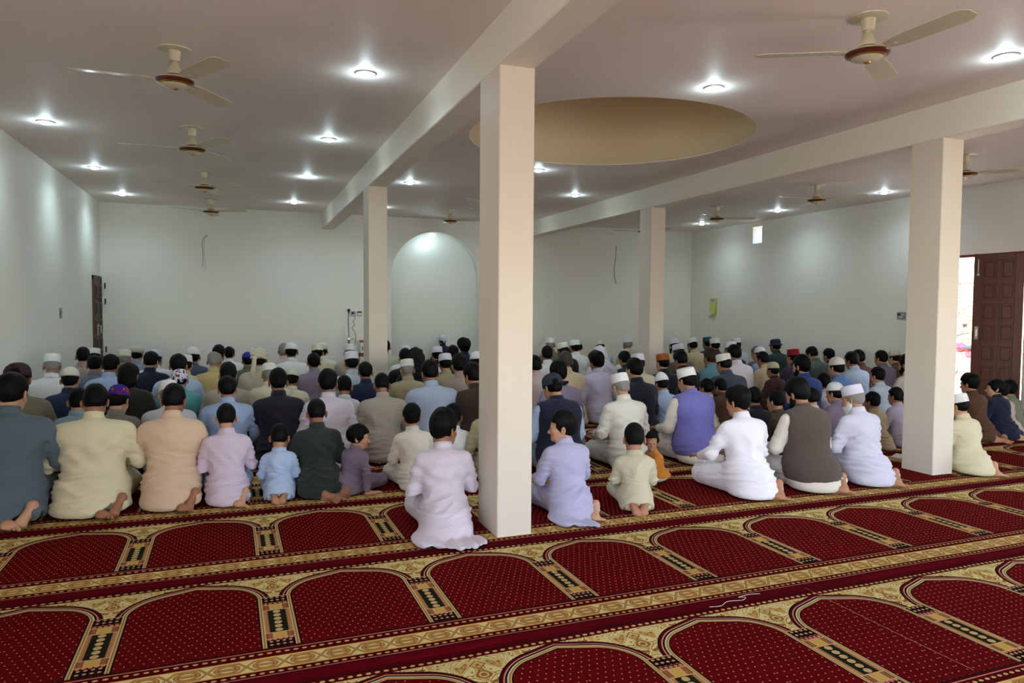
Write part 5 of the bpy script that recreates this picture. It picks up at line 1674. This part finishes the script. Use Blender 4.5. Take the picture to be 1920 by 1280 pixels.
 (-1.365, 11.301, 0.842, 'a', 'greyblue', 'round_tan', 'short', -5, 'person in grey-blue kameez with round puffy pale cap', {'pitch': 20, 'w': 1.05, 'lod': 2}),
 (-1.006, 9.608, 0.864, 'a', 'navy', '', 'short', -15, 'person in navy clothing beside the puffy pale cap', {'pitch': 20, 'lod': 2}),
 (-1.029, 10.451, 0.841, 'a', 'white', 'kufi_lav', 'short', -20, 'person in white with lilac cap half behind the navy one', {'pitch': 16, 'lod': 2}),
 (-0.622, 8.411, 0.903, 'a', 'paleblue', '', 'short', 0, 'person in pale blue kameez just ahead of the floral bandana', {'pitch': 18, 'lod': 2}),
 (-0.561, 7.914, 0.789, 'a', 'teal', 'floral', 'short', -5, 'person in bright teal kameez and floral bandana tied at the back', {'pitch': 20, 'lod': 2}),
 (-0.597, 9.243, 0.848, 'a', 'beige', 'kufi_white', 'short', -10, 'person in beige with white cap behind the pale blue kameez', {'pitch': 16, 'lod': 2}),
 (-0.567, 10.106, 0.89, 'a', 'slatepale', 'skull_white', 'short', 0, 'person in slate waistcoat and white ribbed skullcap near the back wall', {'pitch': 12, 'vest': 'slate', 'lod': 2}),
 (-0.284, 9.252, 0.875, 'a', 'khakiyellow', '', 'greybald', -8, 'balding grey-haired person in yellowish khaki kameez', {'pitch': 22, 'lod': 2}),
 (-0.274, 10.817, 0.861, 'a', 'paleblue', '', 'full', -20, 'person in pale blue with dark wavy hair behind the balding person', {'pitch': 18, 'lod': 2}),
 (-0.144, 11.649, 0.806, 'a', 'white', '', 'short', -5, 'person in white shirt with trimmed dark hair near back wall', {'pitch': 12, 'lod': 2}),
 (-0.112, 7.671, 0.844, 'a', 'greybeige', '', 'full', -5, 'person in taupe kameez between khaki kameez and light blue kameez', {'pitch': 18, 'lod': 2}),
 (0.217, 9.26, 0.9, 'a', 'greencream', 'turban', 'short', 8, 'person wearing large cream turban with hanging tail', {'pitch': 12, 'lod': 2}),
 (0.097, 10.338, 0.801, 'a', 'olive', 'cap_blue', 'short', 10, 'person in olive shirt and royal blue cap beside the turban', {'pitch': 12, 'lod': 2}),
 (0.288, 7.922, 0.815, 'a', 'cream2', 'lace_white', 'greyshort', 8, 'grey-haired person in cream kameez with embroidered white cap', {'pitch': 24, 'lod': 2}),
 (0.64, 11.426, 0.858, 'a', 'pink', '', 'greyshort', 0, 'person in dusty pink kameez with greying hair near back wall', {'pitch': 14, 'w': 1.05, 'lod': 2}),
 (0.695, 10.476, 0.921, 'a', 'white', 'skull_white', 'short', -8, 'person with white skullcap peeking behind dusty pink kameez', {'pitch': 12, 'lod': 2}),
 (0.531, 8.102, 0.751, 'y', 'cream2', 'lace_cream', 'short', -12, 'person in cream with perforated cream cap behind purple coat', {'pitch': 20, 'lod': 2}),
 (0.881, 9.241, 0.843, 'a', 'purplegrey2', '', 'short', 0, 'person in mauve-purple kameez with tall neck and short hair', {'pitch': 10, 'w': 1.05, 'lod': 2}),
 (1.215, 11.424, 0.851, 'a', 'creamwhite', 'kufi_round', 'short', 0, 'person in cream-white kameez and rounded white cap before the microphone stand', {'pitch': 16, 'lod': 2}),
 (1.051, 10.588, 0.896, 'a', 'tan2', 'kufi_cream', 'short', 5, 'person in pale tan hidden behind rounded white cap', {'pitch': 10, 'lod': 2}),
 (1.032, 7.628, 0.71, 'c', 'white', '', 'crop', -6, 'small child in white between lilac-white shirt and navy kameez', {'pitch': 10, 'lod': 2}),
 (1.508, 10.587, 0.891, 'a', 'greybeige', 'kufi_white', 'greyshort', 0, 'person in pale grey kameez and white cap beneath the wall sockets', {'pitch': 12, 'lod': 2}),
 (1.233, 8.413, 0.909, 'a', 'mistblue', 'kufi_lav', 'short', 0, 'person in mist blue kameez and pale lilac cap beside small pillar', {'pitch': 14, 'lod': 2}),
 (1.302, 7.923, 0.816, 'a', 'navy2', '', 'short', 0, 'person in navy kameez in front of the small pillar', {'pitch': 16, 'lod': 2}),
 (2.241, 11.676, 0.889, 'a', 'palegreen', '', 'short', 0, 'person in pale grey-green kameez emerging from behind the small pillar', {'pitch': 10, 'lod': 2}),
 (2.23, 10.104, 0.883, 'a', 'white', 'kufi_lav', 'short', 0, 'person in white with lilac cap beneath the niche', {'pitch': 10, 'lod': 2}),
 (2.053, 9.253, 0.88, 'a', 'black', '', 'short', 0, 'broad person in black kameez beyond the small pillar', {'pitch': 16, 'w': 1.05, 'lod': 2}),
 (1.999, 8.421, 0.936, 'a', 'black', 'hood_black', 'short', 0, 'person wrapped in black hooded shawl below the niche', {'pitch': 14, 'lod': 2}),
 (1.774, 7.931, 0.843, 'a', 'khaki', 'kufi_crochet', 'greyshort', 5, 'bearded person in olive khaki kameez and crochet white cap', {'pitch': 18, 'beard': 'grey', 'lod': 2}),
 (2.698, 10.097, 0.862, 'a', 'black2', 'kufi_lav', 'short', 0, 'person in black with lilac-white cap under the niche centre', {'pitch': 10, 'lod': 2}),
 (4.041, 14.726, 0.857, 'a', 'navy', 'bandana_white', 'full', 10, 'prayer leader in navy with knotted white bandana, ahead in the niche', {'pitch': 6, 'lod': 2}),
 (3.113, 10.688, 0.832, 'a', 'offwhite', '', 'full', -10, 'dark-haired person in off-white just behind the prayer leader', {'pitch': 10, 'lod': 2}),
 (3.599, 11.672, 0.875, 'a', 'navy', '', 'bushy', 0, 'person in navy jacket with bushy curly black hair', {'pitch': 6, 'lod': 2}),
 (2.353, 8.399, 0.865, 'a', 'khaki', 'kufi_lav', 'short', 0, 'person in khaki kameez and pale lilac cap below the niche', {'pitch': 16, 'lod': 2}),
 (2.337, 7.687, 0.893, 'a', 'greypink', '', 'full', -8, 'person in brownish pink shirt with full black hair near big pillar', {'pitch': 18, 'lod': 2}),
 (2.76, 8.405, 0.885, 'a', 'white', 'skull_white', 'short', 0, 'white-capped person almost hidden behind the big pillar', {'pitch': 10, 'lod': 2}),
 (2.5, 9.178, 0.646, 'c', 'white', 'kufi_white', 'short', 0, "child with white cap showing past the dusty blue person's head", {'pitch': 12, 'lod': 2}),
 (5.196, 11.682, 0.908, 'a', 'olivebrown2', 'kufi_white', 'greyshort', 0, 'grey-haired person in olive-brown with white cap near the back wall', {'pitch': 8, 'lod': 2}),
 (4.182, 9.492, 0.875, 'a', 'white', '', 'short', -5, 'dark-haired person in white kameez right beside the big pillar', {'pitch': 12, 'lod': 2}),
 (3.256, 7.68, 0.871, 'a', 'pink', '', 'short', -5, 'person in pale pink half hidden by the big pillar edge', {'pitch': 16, 'lod': 2}),
 (4.736, 10.108, 0.894, 'a', 'white', 'kufi_ivory', 'long', 8, 'long-haired person in black waistcoat and ivory cap', {'pitch': 16, 'vest': 'black', 'lod': 2}),
 (5.285, 10.832, 0.907, 'a', 'white', 'kufi_white', 'short', 5, 'person in white with cap showing behind pale green skullcap', {'pitch': 10, 'lod': 2}),
 (5.748, 11.662, 0.845, 'a', 'beige2', 'skull_green', 'short', -5, 'person in beige kameez and pale green skullcap', {'pitch': 16, 'lod': 2}),
 (3.811, 8.047, 0.891, 'a', 'sand', '', 'greydark', -4, 'person in sand kameez with greying dark hair', {'pitch': 14, 'lod': 2}),
 (3.114, 6.72, 0.87, 'a', 'lavgrey', '', 'full', 5, 'person in lavender-grey kameez behind the backwards cap', {'pitch': 14, 'lod': 2}),
 (4.245, 8.04, 0.871, 'a', 'lavender2', '', 'bushyflat', 5.2, 'person in pale lavender kameez with voluminous swept black hair', {'pitch': 8, 'lod': 2}),
 (4.742, 8.9, 0.9, 'a', 'lilacwhite', 'hood_white', 'short', -1.8, 'person wrapped in white shawl over the head', {'pitch': 12, 'lod': 2}),
 (6.194, 11.66, 0.84, 'a', 'mistblue', 'skull_cream', 'short', -4.2, 'person in mist blue kameez and cream skullcap near back wall', {'pitch': 18, 'lod': 2}),
 (5.792, 10.07, 0.778, 'a', 'white', 'kufi_lav', 'short', 0.0, 'person with lilac cap hidden behind dark-haired neighbour', {'pitch': 10, 'lod': 2}),
 (5.187, 8.988, 0.803, 'a', 'charcoal', '', 'full', 9.8, 'person in charcoal shirt with face half turned, beside pale lavender kameez', {'pitch': 20, 'lod': 2}),
 (6.786, 11.681, 0.904, 'a', 'palegreen2', 'kufi_white', 'greyshort', 0.0, 'person in pale green kameez and white cap against the back wall', {'pitch': 8, 'lod': 2}),
 (3.965, 6.61, 0.901, 'a', 'navyblack', '', 'short', 6.3, 'person in blackish navy kameez behind cream-white kameez', {'pitch': 14, 'lod': 2}),
 (4.704, 7.8, 0.871, 'a', 'cream', 'kufi_lav', 'short', 0.0, 'person with pale lilac cap half behind blackish navy kameez', {'pitch': 10, 'lod': 2}),
 (5.134, 7.916, 0.857, 'a', 'navyblack', 'kufi_orange', 'short', 6.3, 'person in dark navy with rust-orange cap', {'pitch': 10, 'lod': 2}),
 (4.402, 6.789, 0.712, 'y', 'paleblue', 'skull_peak', 'short', 4.2, 'boy in pale blue shirt and pointed white skullcap', {'pitch': 16, 'lod': 1}),
 (7.153, 10.711, 0.904, 'a', 'beige', 'kufi_lav', 'short', 7.7, 'person in beige with lilac-white cap beside the slim far pillar', {'pitch': 16, 'beard': 'black', 'lod': 2}),
 (6.278, 9.258, 0.894, 'a', 'olivegrey', 'kufi_lav', 'short', 3.5, 'person in grey-olive with lilac cap one row nearer than far pillar', {'pitch': 16, 'lod': 2}),
 (5.58, 8.153, 0.849, 'a', 'black2', '', 'full', 7.7, 'person in black jacket with bowed black hair behind the tilted cap', {'pitch': 24, 'lod': 2}),
 (7.625, 10.831, 0.904, 'a', 'beige2', 'kufi_white', 'short', 7.7, 'white-bearded person in beige kameez and white cap near back wall', {'pitch': 22, 'beard': 'grey', 'lod': 2}),
 (8.546, 11.676, 0.89, 'a', 'royalblue', 'kufi_teal', 'full', 5.2, 'person in deep blue with patterned teal cap', {'pitch': 10, 'lod': 2}),
 (8.096, 10.833, 0.909, 'a', 'darkbrown', 'kufi_white', 'short', 0.0, 'person in dark brown with white cap beside the teal cap', {'pitch': 8, 'lod': 2}),
 (6.054, 8.165, 0.886, 'a', 'teal2', '', 'brownfull', 4.2, 'person in blue-green kameez with dark brown hair', {'pitch': 10, 'lod': 2}),
 (5.57, 7.206, 0.888, 'a', 'charcoalblue', 'kufi_ivory', 'short', 6.3, 'broad person in dark slate jacket and ivory cap', {'pitch': 20, 'w': 1.15, 'lod': 2}),
 (6.49, 8.18, 0.932, 'a', 'purewhite', '', 'short', 6.3, 'person in white shirt with black hair beyond the slate jacket', {'pitch': 16, 'lod': 2}),
 (7.255, 9.27, 0.933, 'a', 'black2', 'kufi_lav', 'short', 0.0, 'person in black with lilac-white cap behind white shirt', {'pitch': 8, 'lod': 2}),
 (8.568, 10.831, 0.905, 'a', 'greywhite', 'kufi_lav', 'short', -3.5, 'person in pale grey with lilac cap nearest back corner', {'pitch': 10, 'lod': 2}),
 (8.017, 9.596, 0.828, 'a', 'bluegrey', 'scarf_grey', 'short', 3.5, 'person with grey patterned head scarf near the wall calendar', {'pitch': 18, 'lod': 2}),
 (7.713, 9.14, 0.839, 'a', 'skyblue', 'skull_white', 'short', 3.5, 'person in light blue shirt and glossy white skullcap', {'pitch': 14, 'lod': 2}),
 (7.144, 8.38, 0.809, 'a', 'sand', '', 'short', 7.7, 'person in pale sand kameez with black hair behind tan skullcap boy', {'pitch': 22, 'lod': 2}),
 (6.878, 7.889, 0.712, 'y', 'brown2', 'skull_tan', 'short', 8.8, 'boy in dark maroon-brown kameez and tan skullcap', {'pitch': 8, 'lod': 2}),
 (9.152, 10.468, 0.896, 'a', 'darkteal', 'bucket', 'short', 5.2, 'person in dark teal kameez and navy bucket hat', {'pitch': 8, 'lod': 2}),
 (7.583, 8.278, 0.865, 'a', 'darkpurple2', 'kufi_red', 'short', 3.5, 'person in dark purple kameez and red patterned cap', {'pitch': 8, 'lod': 2}),
 (6.215, 6.607, 0.89, 'a', 'royalblue2', '', 'full', 7.7, 'bearded person in royal blue kameez with thick black hair', {'pitch': 8, 'beard': 'black', 'lod': 2}),
 (8.536, 8.876, 0.825, 'a', 'greygreen', '', 'short', 9.8, 'broad person in grey-green kameez with deeply bowed head', {'pitch': 34, 'w': 1.1, 'lod': 2}),
 (6.677, 6.772, 0.658, 'c', 'lilacwhite', '', 'short', 1.8, 'child in lilac-white behind the purple-grey youth', {'pitch': 8, 'lod': 1}),
 (9.52, 9.573, 0.755, 'y', 'black2', '', 'full', 1.8, 'dark-haired youth in black near the wall by the striped cap', {'pitch': 8, 'lod': 2}),
 (7.079, 6.949, 0.835, 'y', 'medblue', 'skull_striped', 'short', 5.2, 'boy in mid blue shirt and white cap with red stripe', {'pitch': 12, 'lod': 2}),
 (8.081, 7.667, 0.831, 'a', 'paleblue2', '', 'full', 6.3, 'person in light blue creased shirt with sunlit hair', {'pitch': 16, 'lod': 2}),
 (8.584, 8.03, 0.84, 'a', 'maroon', '', 'short', 3.5, 'person in dull maroon kameez behind light blue creased shirt', {'pitch': 14, 'lod': 2}),
 (7.479, 6.692, 0.721, 'y', 'mistblue', '', 'short', 5.2, 'boy in mist blue kameez between creased shirt and purple slate kameez', {'pitch': 10, 'lod': 2}),
 (9.016, 8.026, 0.826, 'a', 'purpleslate', '', 'short', 6.3, 'person in purple slate kameez below the wall thermostat', {'pitch': 10, 'lod': 2}),
 (9.42, 8.144, 0.821, 'a', 'brown3', 'skull_greycream', 'short', 7.7, 'person in brown kameez with knitted pale cap beside the wall', {'pitch': 14, 'lod': 2}),
 (8.008, 6.716, 0.857, 'a', 'greypinkpale', '', 'full', 7.7, 'bearded person in pale pinkish grey kameez at the door-side pillar edge', {'pitch': 8, 'beard': 'black', 'lod': 2}),
]
for _i, _rec in enumerate(PEOPLE):
    person(_i, _rec)
